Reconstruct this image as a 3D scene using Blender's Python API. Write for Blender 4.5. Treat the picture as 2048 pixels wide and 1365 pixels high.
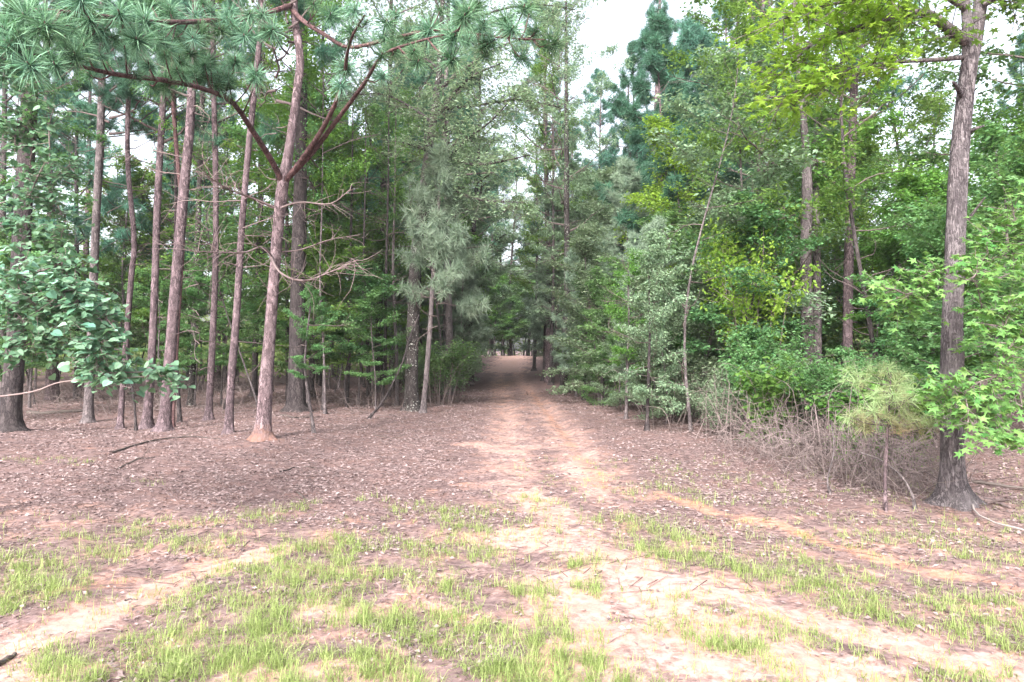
import bpy, math
import numpy as np

SC = bpy.context.scene
HAZE = True
for o in list(bpy.data.objects):
    bpy.data.objects.remove(o, do_unlink=True)
COL = SC.collection

# ------------------------------------------------------------------ camera
F = 1365.0            # focal length in pixels of the 2048 wide photograph
CX, HY = 1024.0, 700.0
CAM_Z = 1.6
cam_d = bpy.data.cameras.new('camera')
cam_d.sensor_width = 36.0
cam_d.lens = 36.0 * F / 2048.0
cam_d.shift_y = (HY - 682.5) / 2048.0
cam_d.clip_start, cam_d.clip_end = 0.05, 3000
cam = bpy.data.objects.new('camera', cam_d)
cam.location = (0, 0, CAM_Z)
cam.rotation_euler = (math.radians(90), 0, 0)
COL.objects.link(cam)
SC.camera = cam

# ------------------------------------------------------------------ light
SUN_EL, SUN_AZ = math.radians(36), math.radians(200)   # high, behind the camera
w = bpy.data.worlds.new('World')
SC.world = w
w.use_nodes = True
nt = w.node_tree
nt.nodes.clear()
sky = nt.nodes.new('ShaderNodeTexSky')
sky.sky_type = 'NISHITA'
sky.sun_disc = False
sky.sun_elevation = SUN_EL
sky.sun_rotation = SUN_AZ
sky.air_density, sky.dust_density, sky.ozone_density = 1.0, 5.0, 1.0
hsv = nt.nodes.new('ShaderNodeHueSaturation')
hsv.inputs['Saturation'].default_value = 0.42
bgn = nt.nodes.new('ShaderNodeBackground')
bgn.inputs['Strength'].default_value = 0.135
wo = nt.nodes.new('ShaderNodeOutputWorld')
nt.links.new(sky.outputs[0], hsv.inputs['Color'])
nt.links.new(hsv.outputs[0], bgn.inputs['Color'])
nt.links.new(bgn.outputs[0], wo.inputs[0])

sd = bpy.data.lights.new('sun', 'SUN')
sd.energy = 1.5
sd.angle = math.radians(14)
sd.color = (1.0, 0.96, 0.93)
sun = bpy.data.objects.new('sun', sd)
sun.rotation_euler = (math.radians(90) - SUN_EL, 0, math.radians(180) - SUN_AZ)
COL.objects.link(sun)

SC.view_settings.view_transform = 'Standard'
SC.view_settings.look = 'None'
SC.view_settings.exposure = 2.32
SC.view_settings.gamma = 1.0
cy = SC.cycles
cy.max_bounces = 4
cy.diffuse_bounces = 3
cy.glossy_bounces = 2
cy.transmission_bounces = 3
cy.transparent_max_bounces = 4
cy.caustics_reflective = cy.caustics_refractive = False
cy.use_denoising = True
cy.use_adaptive_sampling = True
cy.adaptive_threshold = 0.02

# ------------------------------------------------------------------ helpers
def sstep(a, b, x):
    t = np.clip((np.asarray(x, float) - a) / (b - a), 0, 1)
    return t * t * (3 - 2 * t)

_rg = np.random.default_rng(5)
_ph = _rg.uniform(0, 6.28, (14, 2)); _dr = _rg.normal(size=(14, 2)); _dr /= np.linalg.norm(_dr, axis=1)[:, None]
def wav(x, y, s, k=0):
    """cheap smooth noise about -1..1 with wavelength s"""
    r = 0
    for i in range(5):
        j = (i + k) % 14
        r = r + np.sin((x * _dr[j, 0] + y * _dr[j, 1]) * 6.28 / s * (0.7 + 0.22 * i) + _ph[j, 0])
    return r / 2.6

def hgt(x, y):
    x = np.asarray(x, float); y = np.asarray(y, float)
    r = np.abs(x - 0.2)
    h = 0.10 * sstep(2.0, 6.0, r) * wav(x, y, 7.0)
    h = h + 0.018 * wav(x, y, 1.6, 3) + 0.008 * wav(x, y, 0.5, 6)
    # wheel ruts along the trail
    on = sstep(8, 14, y) * (1 - sstep(50, 60, y))
    h = h - 0.06 * on * (np.exp(-((x - trail_x(y) - 0.62) / 0.16) ** 2) + 0.6 * np.exp(-((x - trail_x(y) + 0.55) / 0.18) ** 2))
    h = h + 0.040 * np.clip(y - 38, 0, 26) - 0.03 * np.clip(y - 64, 0, 60)
    return h

def trail_x(y):
    y = np.asarray(y, float)
    return 0.25 + 0.25 * np.sin(y / 9.0 + 0.6) - 0.012 * np.clip(y - 22, 0, 60)

def P(px, py, d):
    return np.array([(px - CX) / F * d, d, CAM_Z + (HY - py) / F * d])

def G(px, py):
    """ground point seen at a pixel"""
    d = CAM_Z * F / max(py - HY, 4.0)
    for _ in range(6):
        z = float(hgt((px - CX) / F * d, d))
        d = (CAM_Z - z) * F / max(py - HY, 4.0)
    return np.array([(px - CX) / F * d, d, float(hgt((px - CX) / F * d, d))])

def nrm(v):
    v = np.asarray(v, float)
    return v / (np.linalg.norm(v, axis=-1, keepdims=True) + 1e-9)

def spline(pts, n):
    """Catmull-Rom through rows of pts (any number of columns)"""
    p = np.asarray(pts, float)
    if len(p) == 2:
        t = np.linspace(0, 1, n)[:, None]
        return p[0] * (1 - t) + p[1] * t
    e = np.vstack([2 * p[0] - p[1], p, 2 * p[-1] - p[-2]])
    s = np.linspace(0, len(p) - 1 - 1e-6, n)
    i = s.astype(int); t = (s - i)[:, None]
    a, b, c, d = e[i], e[i + 1], e[i + 2], e[i + 3]
    return 0.5 * (2 * b + (c - a) * t + (2 * a - 5 * b + 4 * c - d) * t ** 2 + (3 * b - a - 3 * c + d) * t ** 3)

class MB:
    def __init__(self):
        self.V, self.Q, self.T, self.A, self.n = [], [], [], [], 0
    def add(self, v, quads=None, tris=None, val=0.5):
        v = np.asarray(v, float).reshape(-1, 3)
        self.V.append(v)
        self.A.append(np.broadcast_to(np.asarray(val, float), (len(v),)).copy())
        if quads is not None and len(quads): self.Q.append(np.asarray(quads) + self.n)
        if tris is not None and len(tris): self.T.append(np.asarray(tris) + self.n)
        self.n += len(v)
    def mesh(self, name, mat, origin=(0, 0, 0), smooth=True):
        me = bpy.data.meshes.new(name)
        V = np.vstack(self.V) - np.asarray(origin, float)
        Q = np.vstack(self.Q) if self.Q else np.zeros((0, 4), int)
        T = np.vstack(self.T) if self.T else np.zeros((0, 3), int)
        me.vertices.add(len(V)); me.vertices.foreach_set('co', V.astype(np.float32).ravel())
        nl = Q.size + T.size
        me.loops.add(nl)
        me.loops.foreach_set('vertex_index', np.concatenate([Q.ravel(), T.ravel()]).astype(np.int32))
        npoly = len(Q) + len(T)
        me.polygons.add(npoly)
        st = np.concatenate([np.arange(len(Q)) * 4, Q.size + np.arange(len(T)) * 3])
        me.polygons.foreach_set('loop_start', st.astype(np.int32))
        me.polygons.foreach_set('use_smooth', np.full(npoly, smooth))
        at = me.attributes.new('v', 'FLOAT', 'POINT')
        at.data.foreach_set('value', np.concatenate(self.A).astype(np.float32))
        me.materials.append(mat)
        me.update(calc_edges=True)
        return me
    def build(self, name, mat, parent=None, origin=(0, 0, 0), smooth=True, **tags):
        return link(name, self.mesh(name, mat, origin, smooth), parent, **tags)

def link(name, me, parent=None, **tags):
    o = bpy.data.objects.new(name, me)
    COL.objects.link(o)
    if parent is not None: o.parent = parent
    for k, v in tags.items(): o[k] = v
    return o

def thing(name, label, cat, loc, group=None, rz=0.0, s=1.0):
    o = bpy.data.objects.new(name, None)
    o.empty_display_size = 0.2
    COL.objects.link(o)
    o.location = [float(c) for c in loc]
    o.rotation_euler = (0, 0, rz)
    o.scale = (s, s, s) if np.isscalar(s) else s
    o['label'] = label; o['category'] = cat
    if group: o['group'] = group
    return o

def tube(mb, pts, rad, sides=6, rough=0.0, rng=None, val=0.5, cap=True, flare=None):
    p = np.asarray(pts, float); r = np.broadcast_to(np.asarray(rad, float), (len(p),))
    t = nrm(np.gradient(p, axis=0))
    m = nrm(t.mean(0)); ref = np.eye(3)[np.argmin(np.abs(m))]
    u = nrm(np.cross(t, ref)); v = np.cross(t, u)
    a = np.linspace(0, 2 * math.pi, sides, endpoint=False)
    rr = r[:, None] * np.ones((1, sides))
    if rough and rng is not None:
        k = rng.normal(size=(len(p), sides)); k = (k + np.roll(k, 1, 0) + np.roll(k, -1, 0)) / 2
        rr = rr * (1 + rough * k)
    if flare is not None:
        ph = rng.uniform(0, 6.28, 2)
        lob = .45 + .35 * np.sin(4 * a + ph[0]) + .25 * np.sin(7 * a + ph[1])
        rr = rr * (1 + np.exp(-np.clip(p[:, 2] - flare, -.05, None) / .11)[:, None] * np.clip(lob, 0, 1)[None] * .9)
    ring = p[:, None] + rr[..., None] * (np.cos(a)[None, :, None] * u[:, None] + np.sin(a)[None, :, None] * v[:, None])
    n = len(p)
    i = np.arange(n - 1)[:, None] * sides; j = np.arange(sides)[None]; j2 = (j + 1) % sides
    q = np.stack([i + j, i + j2, i + sides + j2, i + sides + j], -1).reshape(-1, 4)
    vv = ring.reshape(-1, 3)
    tr = []
    if cap:
        vv = np.vstack([vv, p[-1] + t[-1] * r[-1] * 0.6])
        b = (n - 1) * sides
        tr = [[b + k, b + (k + 1) % sides, n * sides] for k in range(sides)]
    mb.add(vv, q, tr, val)

def twigs(mb, A, B, ra, rb, val=0.5):
    """many three-sided straight twigs at once"""
    A = np.asarray(A, float).reshape(-1, 3); B = np.asarray(B, float).reshape(-1, 3)
    if not len(A): return
    t = nrm(B - A); ref = np.where(np.abs(t[:, 2:3]) < 0.8, [[0, 0, 1.0]], [[1.0, 0, 0]])
    u = nrm(np.cross(t, ref)); v = np.cross(t, u)
    ra = np.broadcast_to(ra, (len(A),)); rb = np.broadcast_to(rb, (len(A),))
    vs = []
    for base, r in ((A, ra), (B, rb)):
        for k in range(3):
            c, s = math.cos(k * 2.094), math.sin(k * 2.094)
            vs.append(base + r[:, None] * (c * u + s * v))
    V = np.stack(vs, 1).reshape(-1, 3)
    o = (np.arange(len(A)) * 6)[:, None]
    q = np.concatenate([o + np.array([[k, (k + 1) % 3, 3 + (k + 1) % 3, 3 + k]]) for k in range(3)])
    mb.add(V, q, None, val)

# leaf outlines: (x across, y along, z fold), triangles
def fan(pts):
    p = np.array(pts, float)
    return p, np.array([[0, i, i + 1] for i in range(1, len(p) - 1)])
OVAL = fan([(0, 0, 0), (.30, .40, .07), (0, 1, -.05), (-.30, .40, .07)])
LONG = fan([(0, 0, 0), (.17, .45, .04), (0, 1, -.10), (-.17, .45, .04)])
_h = [(0, .12, 0), (0, 0, .02), (.26, -.06, .05), (.46, .16, .09), (.47, .42, .08), (.30, .72, .03), (0, 1.0, -.10), (-.30, .72, .03), (-.47, .42, .08), (-.46, .16, .09), (-.26, -.06, .05), (0, 0, .02)]
HEART = fan(_h)
_s = [(0, .22, .03)]
for _a, _r in ((-150, .16), (-115, .55), (-85, .27), (-52, .74), (-25, .32), (0, .80), (25, .32), (52, .74), (85, .27), (115, .55), (150, .16), (210, .16)):
    _s.append((math.sin(math.radians(_a)) * _r, .22 + math.cos(math.radians(_a)) * _r, -.10 * _r))
STAR = fan(_s)
_s2 = [(0, .22, .03)]
for _a, _r in ((-125, .42), (-85, .24), (-55, .60), (-25, .28), (0, .78), (25, .28), (55, .60), (85, .24), (125, .42), (180, .2)):
    _s2.append((math.sin(math.radians(_a)) * _r, .22 + math.cos(math.radians(_a)) * _r, -.08 * _r))
STAR_S = fan(_s2)

def leaves(mb, pos, axis, normal, size, shape, val):
    pos = np.asarray(pos, float); D = nrm(axis); S = nrm(np.cross(D, normal)); N = np.cross(S, D)
    tp, tt = shape; k = len(tp); n = len(pos)
    size = np.broadcast_to(size, (n,))[:, None, None]
    V = pos[:, None] + size * (tp[None, :, 0:1] * S[:, None] + tp[None, :, 1:2] * D[:, None] + tp[None, :, 2:3] * N[:, None])
    T = (np.arange(n)[:, None, None] * k + tt[None]).reshape(-1, 3)
    mb.add(V.reshape(-1, 3), None, T, np.repeat(np.broadcast_to(val, (n,)), k))

def rand_leaf_frames(rng, n, out=None, tilt=0.45, droop=0.25):
    a = rng.uniform(0, 6.283, n)
    ax = np.stack([np.cos(a), np.sin(a), -droop + 0.3 * rng.normal(size=n)], -1)
    if out is not None: ax[:, :2] += 0.6 * out[:, :2]
    no = np.stack([rng.normal(0, tilt, n), rng.normal(0, tilt, n), np.ones(n)], -1)
    return nrm(ax), nrm(no)

# needle tuft template: verts, tris for a tuft that points along +Z, needle length about 1
def tuft_template(rng, n, width, spread=1.0, two=False, droop=0.15):
    V, T = [], []
    c = 0
    for i in range(n):
        a = rng.uniform(0, 6.283); th = math.acos(1 - rng.uniform(0.02, 1.0) ** 0.9 * 1.35 * spread) if spread <= 1.4 else rng.uniform(0, 2.4)
        d = np.array([math.sin(th) * math.cos(a), math.sin(th) * math.sin(a), math.cos(th)])
        L = rng.uniform(0.75, 1.05)
        b = np.array([0, 0, rng.uniform(-0.35, 0.1)]) + d * 0.04
        s = nrm(np.cross(d, rng.normal(size=3))) * width
        tip = b + d * L
        if two:
            mid = b + d * L * 0.55 + np.array([0, 0, 0.02])
            dd = nrm(np.array([d[0], d[1], d[2] - droop * 1.5]))
            tip = mid + dd * L * 0.45
            V += [b - s, b + s, mid - s * .9, mid + s * .9, tip]
            T += [[c, c + 1, c + 3], [c, c + 3, c + 2], [c + 2, c + 3, c + 4]]
            c += 5
        else:
            V += [b - s, b + s, tip]
            T += [[c, c + 1, c + 2]]
            c += 3
    return np.array(V), np.array(T)

def frames(d, rng=None):
    d = nrm(d); ref = np.where(np.abs(d[:, 2:3]) < 0.9, [[0, 0, 1.0]], [[1.0, 0, 0]])
    u = nrm(np.cross(ref, d)); v = np.cross(d, u)
    return u, v, d

def tufts(mb, pos, direc, size, temps, rng, val):
    pos = np.asarray(pos, float); n = len(pos)
    which = rng.integers(0, len(temps), n)
    u, v, d = frames(np.asarray(direc, float))
    a = rng.uniform(0, 6.283, n)[:, None]
    u, v = u * np.cos(a) + v * np.sin(a), v * np.cos(a) - u * np.sin(a)
    size = np.broadcast_to(size, (n,)); val = np.broadcast_to(val, (n,))
    for k, (tv, tt) in enumerate(temps):
        s = which == k
        if not s.any(): continue
        m = s.sum()
        V = pos[s][:, None] + size[s][:, None, None] * (tv[None, :, 0:1] * u[s][:, None] + tv[None, :, 1:2] * v[s][:, None] + tv[None, :, 2:3] * d[s][:, None])
        T = (np.arange(m)[:, None, None] * len(tv) + tt[None]).reshape(-1, 3)
        mb.add(V.reshape(-1, 3), None, T, np.repeat(val[s], len(tv)))

# ------------------------------------------------------------------ materials
class NT:
    def __init__(self, name):
        self.m = bpy.data.materials.new(name); self.m.use_nodes = True
        self.t = self.m.node_tree; self.t.nodes.clear()
    def n(self, kind, **kw):
        nd = self.t.nodes.new(kind)
        for k, v in kw.items():
            if k.startswith('_'): setattr(nd, k[1:], v)
        for k, v in kw.items():
            if not k.startswith('_'):
                s = nd.inputs[int(k[1:])] if (k[0] == 'i' and k[1:].isdigit()) else nd.inputs[k]
                if isinstance(v, bpy.types.NodeSocket): self.t.links.new(v, s)
                else: s.default_value = v
        return nd
    def math(self, op, a, b=0.0):
        return self.n('ShaderNodeMath', _operation=op, i0=a, i1=b).outputs[0]
    def mix(self, f, a, b, blend='MIX'):
        nd = self.n('ShaderNodeMix', _data_type='RGBA', _blend_type=blend)
        for s, v in ((nd.inputs[0], f), (nd.inputs[6], a), (nd.inputs[7], b)):
            if isinstance(v, bpy.types.NodeSocket): self.t.links.new(v, s)
            else: s.default_value = v if not isinstance(v, tuple) or len(v) == 4 else (*v, 1)
        return nd.outputs[2]
    def rng(self, x, a, b, c=0.0, d=1.0, smooth=True):
        nd = self.n('ShaderNodeMapRange', _interpolation_type='SMOOTHSTEP' if smooth else 'LINEAR', i0=x, i1=a, i2=b, i3=c, i4=d)
        return nd.outputs[0]
    def out(self, sh):
        o = self.n('ShaderNodeOutputMaterial'); self.t.links.new(sh, o.inputs[0]); return self.m

def leaf_mat(name, dark, light, trans, tf=0.35, rough=0.5, vary=0.12, spec=0.18):
    t = NT(name)
    at = t.n('ShaderNodeAttribute', _attribute_name='v').outputs['Fac']
    oi = t.n('ShaderNodeObjectInfo').outputs['Random']
    c = t.mix(at, dark, light)
    hs = t.n('ShaderNodeHueSaturation')
    t.t.links.new(t.math('ADD', t.math('MULTIPLY', t.math('SUBTRACT', oi, 0.5), vary * 0.35), 0.5), hs.inputs['Hue'])
    t.t.links.new(t.math('ADD', t.math('MULTIPLY', t.math('SUBTRACT', oi, 0.5), vary * 4), 1.0), hs.inputs['Value'])
    t.t.links.new(c, hs.inputs['Color'])
    bs = t.n('ShaderNodeBsdfPrincipled', Roughness=rough)
    bs.inputs['Specular IOR Level'].default_value = spec
    t.t.links.new(hs.outputs[0], bs.inputs['Base Color'])
    tc = t.mix(0.6, hs.outputs[0], trans)
    tr = t.n('ShaderNodeBsdfTranslucent', Color=tc)
    ms = t.n('ShaderNodeMixShader', i0=tf, i1=bs.outputs[0], i2=tr.outputs[0])
    return t.out(ms.outputs[0])

def bark_mat(name, dark, light, sc=9.0, stretch=0.3, crack=0.12, spots=None, foot=None, bump=0.6):
    t = NT(name)
    tc = t.n('ShaderNodeTexCoord').outputs['Object']
    mp = t.n('ShaderNodeMapping', Vector=tc); mp.inputs['Scale'].default_value = (1, 1, stretch)
    ns = t.n('ShaderNodeTexNoise', Vector=mp.outputs[0], Scale=sc * 1.1, Detail=4.0, Roughness=0.65)
    wv = t.n('ShaderNodeVectorMath', _operation='MULTIPLY_ADD', i0=ns.outputs['Color'], i1=(2.6 / sc, 2.6 / sc, 2.6 / sc), i2=mp.outputs[0])
    vo = t.n('ShaderNodeTexVoronoi', _feature='DISTANCE_TO_EDGE', Vector=wv.outputs[0], Scale=sc)
    vc = t.n('ShaderNodeTexVoronoi', _feature='F1', Vector=wv.outputs[0], Scale=sc)
    v2 = t.n('ShaderNodeTexVoronoi', _feature='DISTANCE_TO_EDGE', Vector=wv.outputs[0], Scale=sc * 2.3)
    fine = t.n('ShaderNodeTexNoise', Vector=mp.outputs[0], Scale=sc * 4, Detail=5.0, Roughness=0.7)
    gap = t.n('ShaderNodeTexNoise', Vector=tc, Scale=sc * .45, Detail=2.0)
    e1 = t.rng(vo.outputs['Distance'], 0.0, crack)
    e2 = t.rng(v2.outputs['Distance'], 0.0, crack * 1.2, 0.55, 1.0)
    edge = t.math('MULTIPLY', t.math('MAXIMUM', e1, t.rng(gap.outputs[0], .5, .68, 0, .8)), e2)
    cellr = t.n('ShaderNodeSeparateColor', Color=vc.outputs['Color']).outputs[0]
    k = t.math('ADD', t.math('MULTIPLY', cellr, 0.35), t.math('MULTIPLY', fine.outputs[0], 0.8))
    plate = t.mix(t.rng(k, 0.25, 0.90), dark, light)
    deep = tuple(c * 0.42 for c in dark)
    col = t.mix(edge, deep, plate)
    big = t.n('ShaderNodeTexNoise', Vector=tc, Scale=1.7, Detail=4.0)
    col = t.mix(t.rng(big.outputs[0], 0.40, 0.7, 0, 0.5), col, tuple(c * 0.5 for c in light))
    if spots:
        sn = t.n('ShaderNodeTexNoise', Vector=tc, Scale=22.0, Detail=3.0)
        sb = t.n('ShaderNodeTexNoise', Vector=tc, Scale=2.0, Detail=1.0)
        col = t.mix(t.rng(t.math('ADD', sn.outputs[0], t.math('MULTIPLY', sb.outputs[0], 0.35)), 0.79, 0.86, 0, 0.85), col, spots)
    if foot:
        z = t.n('ShaderNodeSeparateXYZ', Vector=tc).outputs[2]
        fn = t.n('ShaderNodeTexNoise', Vector=tc, Scale=11.0, Detail=5.0, Roughness=.7)
        zz = t.math('ADD', z, t.math('MULTIPLY', t.math('SUBTRACT', fn.outputs[0], 0.5), 0.7))
        col = t.mix(t.rng(zz, -0.06, 0.34, .8, 0.0), col, foot)
    hb = t.math('ADD', edge, t.math('MULTIPLY', fine.outputs[0], 0.5))
    bp = t.n('ShaderNodeBump', Strength=bump, Distance=0.03, Height=hb)
    bs = t.n('ShaderNodeBsdfPrincipled', Roughness=0.85, Normal=bp.outputs[0])
    bs.inputs['Specular IOR Level'].default_value = 0.2
    t.t.links.new(col, bs.inputs['Base Color'])
    return t.out(bs.outputs[0])

def twig_mat(name, a, b):
    t = NT(name)
    tc = t.n('ShaderNodeTexCoord').outputs['Object']
    ns = t.n('ShaderNodeTexNoise', Vector=tc, Scale=6.0, Detail=3.0)
    at = t.n('ShaderNodeAttribute', _attribute_name='v').outputs['Fac']
    c = t.mix(t.math('ADD', t.math('MULTIPLY', at, 0.6), t.math('MULTIPLY', ns.outputs[0], 0.4)), a, b)
    bs = t.n('ShaderNodeBsdfPrincipled', Roughness=0.8)
    bs.inputs['Specular IOR Level'].default_value = 0.2
    t.t.links.new(c, bs.inputs['Base Color'])
    return t.out(bs.outputs[0])

M = {}
M['pine_bark'] = bark_mat('pine_bark', (.085, .060, .068), (.29, .215, .235), 17, .38, .2)
M['pine_bark_foot'] = bark_mat('pine_bark_foot', (.115, .078, .086), (.37, .28, .30), 15, .36, .2, foot=(.25, .135, .10))
M['dark_bark'] = bark_mat('dark_bark', (.040, .033, .036), (.12, .098, .10), 17, .28, .2)
M['lichen_bark'] = bark_mat('lichen_bark', (.04, .034, .034), (.10, .085, .085), 17, .3, .2, spots=(.45, .46, .43))
M['oak_bark'] = bark_mat('oak_bark', (.11, .09, .102), (.46, .405, .425), 36, .15, crack=.26, bump=0.9)
M['grey_bark'] = bark_mat('grey_bark', (.11, .09, .096), (.27, .23, .235), 19, .3, .2)
M['branch'] = twig_mat('branch_bark', (.055, .042, .042), (.13, .10, .098))
M['red_branch'] = bark_mat('red_branch', (.085, .045, .048), (.19, .11, .11), 13, .6)
M['dead'] = twig_mat('dead_wood', (.10, .072, .072), (.23, .175, .172))
M['vine'] = twig_mat('vine_wood', (.05, .037, .036), (.25, .20, .195))
M['pale_stick'] = twig_mat('pale_stick', (.26, .22, .21), (.38, .34, .33))
M['dark_stick'] = twig_mat('dark_stick', (.05, .04, .04), (.12, .10, .09))
M['needle'] = leaf_mat('pine_needle', (.022, .072, .055), (.105, .240, .160), (.11, .26, .12), .3, .40)
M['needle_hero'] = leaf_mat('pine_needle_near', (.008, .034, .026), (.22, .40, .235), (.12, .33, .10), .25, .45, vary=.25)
M['needle_pale'] = leaf_mat('pine_needle_pale', (.085, .14, .105), (.33, .42, .31), (.29, .39, .23), .36, .42)
M['needle_yellow'] = leaf_mat('pine_needle_yellow', (.24, .15, .10), (.28, .40, .19), (.28, .40, .16), .35, .5, vary=.02)
M['hard'] = leaf_mat('leaf_mid_green', (.030, .078, .022), (.175, .31, .070), (.24, .42, .06), .45)
M['hard_dark'] = leaf_mat('leaf_deep_green', (.022, .062, .030), (.125, .235, .095), (.16, .31, .06), .42)
M['hard_grey'] = leaf_mat('leaf_grey_green', (.062, .115, .072), (.29, .385, .245), (.28, .40, .18), .42)
M['under'] = leaf_mat('leaf_understorey', (.030, .090, .036), (.185, .33, .135), (.21, .38, .08), .45)
M['yellow'] = leaf_mat('leaf_yellow_green', (.085, .19, .03), (.29, .44, .07), (.36, .54, .05), .48, vary=.04)
M['heart'] = leaf_mat('leaf_heart', (.06, .165, .11), (.27, .43, .31), (.18, .37, .13), .34, .6, vary=.16, spec=.2)
M['gum'] = leaf_mat('leaf_sweetgum', (.05, .14, .042), (.22, .37, .11), (.24, .41, .07), .42, .45, vary=.15)
M['grass'] = leaf_mat('grass_blade', (.14, .21, .055), (.37, .43, .18), (.36, .45, .13), .4, .55, vary=0)
M['litter'] = twig_mat('fallen_leaf', (.050, .032, .032), (.34, .262, .258))
M['far'] = leaf_mat('leaf_far_wood', (.09, .155, .06), (.27, .38, .13), (.32, .46, .11), .48)

def ground_mat():
    t = NT('forest_ground')
    tc = t.n('ShaderNodeTexCoord').outputs['Object']
    sand = t.n('ShaderNodeAttribute', _attribute_name='sand').outputs['Fac']
    clay = t.n('ShaderNodeAttribute', _attribute_name='clay').outputs['Fac']
    n1 = t.n('ShaderNodeTexNoise', Vector=tc, Scale=2.3, Detail=6.0, Roughness=0.65)
    n2 = t.n('ShaderNodeTexNoise', Vector=tc, Scale=14.0, Detail=5.0, Roughness=0.7)
    n3 = t.n('ShaderNodeTexNoise', Vector=tc, Scale=60.0, Detail=3.0)
    v1 = t.n('ShaderNodeTexVoronoi', Vector=tc, Scale=26.0)
    v2 = t.n('ShaderNodeTexVoronoi', Vector=tc, Scale=55.0)
    r1 = t.n('ShaderNodeSeparateColor', Color=v1.outputs['Color']).outputs[0]
    r2 = t.n('ShaderNodeSeparateColor', Color=v2.outputs['Color']).outputs[1]
    litter = t.mix(r1, (.052, .033, .033), (.205, .145, .142))
    litter = t.mix(t.math('MULTIPLY', r2, 0.6), litter, (.165, .112, .108))
    litter = t.mix(t.rng(n1.outputs[0], .40, .68, 0, .5), litter, (.16, .095, .082))
    sandc = t.mix(t.rng(n2.outputs[0], .35, .65), (.29, .180, .152), (.38, .268, .240))
    sandc = t.mix(t.rng(n1.outputs[0], .42, .66, 0, .55), sandc, (.355, .19, .145))
    sandc = t.mix(t.rng(n3.outputs[0], .56, .70, 0, .35), sandc, (.17, .11, .10))
    clayc = t.mix(t.rng(n2.outputs[0], .35, .65), (.28, .135, .088), (.35, .205, .155))
    brk = t.math('ADD', t.math('MULTIPLY', t.math('SUBTRACT', n1.outputs[0], .5), 1.3), t.math('MULTIPLY', t.math('SUBTRACT', n2.outputs[0], .5), 1.3))
    ms = t.rng(t.math('ADD', t.math('MULTIPLY', sand, .85), brk), .22, .80)
    mc = t.rng(t.math('ADD', t.math('MULTIPLY', clay, .8), brk), .30, .80)
    col = t.mix(ms, litter, sandc)
    col = t.mix(mc, col, clayc)
    hb = t.math('ADD', t.math('ADD', t.math('MULTIPLY', n2.outputs[0], .8), t.math('MULTIPLY', n3.outputs[0], .3)), t.math('MULTIPLY', r1, t.math('SUBTRACT', 1.0, ms)))
    bp = t.n('ShaderNodeBump', Strength=0.55, Distance=0.02, Height=hb)
    bs = t.n('ShaderNodeBsdfPrincipled', Roughness=0.95, Normal=bp.outputs[0])
    bs.inputs['Specular IOR Level'].default_value = 0.1
    t.t.links.new(col, bs.inputs['Base Color'])
    return t.out(bs.outputs[0])
M['ground'] = ground_mat()

# ------------------------------------------------------------------ ground
def strokes(x, y, lst):
    """soft maximum over strokes given as pixel polylines: ([(px,py)...], half width in metres, strength)"""
    out = np.zeros_like(x)
    for pts, hw, s in lst:
        g = np.array([G(*p)[:2] for p in pts])
        if len(g) == 1: g = np.vstack([g, g + 1e-3])
        best = np.full_like(x, 1e9)
        for a, b in zip(g[:-1], g[1:]):
            ab = b - a; L2 = (ab ** 2).sum() + 1e-9
            tt = np.clip(((x - a[0]) * ab[0] + (y - a[1]) * ab[1]) / L2, 0, 1)
            dd = np.hypot(x - a[0] - tt * ab[0], y - a[1] - tt * ab[1])
            best = np.minimum(best, dd)
        ww = hw * (1 + .30 * wav(x, y, .9, 3) + .22 * wav(x, y, .33, 6))
        out = np.maximum(out, s * (1 - sstep(0.1 * ww, 1.6 * ww, best)))
    return out

SAND = [
    ([(1010, 905), (960, 890), (1080, 895)], .45, .75), ([(1010, 930), (1000, 860)], .35, .55),
    ([(1180, 905), (1140, 930), (1190, 985)], .30, .8),
    ([(1060, 990), (1150, 1060), (1230, 1130)], .45, .8), ([(1000, 1080), (1130, 1100), (1220, 1110)], .35, .9),
    ([(1130, 1160), (1180, 1230), (1220, 1365)], .42, .95), ([(1300, 1150), (1450, 1190), (1700, 1265), (2100, 1375)], .30, .95),
    ([(1250, 1170), (1380, 1260), (1560, 1330)], .42, .95), ([(1330, 1330), (1700, 1345)], .35, .85),
    ([(-150, 1330), (60, 1290), (200, 1235), (330, 1170), (530, 1105)], .24, .95), ([(-100, 1365), (60, 1365)], .4, .9),
    ([(640, 1215), (700, 1230)], .18, .9), ([(520, 1345), (800, 1370)], .3, .8), ([(880, 1160), (960, 1130)], .15, .7),
    ([(1020, 722), (1025, 740), (1010, 750)], 1.7, 1.1), ([(1000, 760), (1010, 800)], .25, .6), ([(1025, 850), (1000, 840)], .3, .6),
    ([(860, 1210), (900, 1240)], .12, .7), ([(1000, 1280), (1060, 1240)], .15, .7),
]
CLAY = [
    ([(1062, 785), (1085, 820), (1130, 875), (1165, 925), (1230, 985)], .20, .66), ([(1230, 990), (1290, 1000)], .2, .5),
    ([(1320, 985), (1430, 1025), (1560, 1050), (1690, 1100), (1850, 1140), (2010, 1172)], .13, .85),
    ([(110, 1185), (300, 1155), (450, 1115), (540, 1090)], .17, .62), ([(690, 1040), (760, 1050), (820, 1045)], .13, .7),
    ([(860, 985), (960, 960), (1010, 950)], .15, .55), ([(525, 884), (490, 888)], .45, .38), ([(1470, 945)], .12, .9),
    ([(990, 770), (1040, 775)], .35, .5), ([(1900, 1310), (2048, 1345)], .2, .5), ([(1260, 1050), (1330, 1100)], .12, .4),
    ([(60, 930), (200, 900)], .6, .35), ([(850, 1230), (930, 1250)], .15, .4),
]
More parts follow.
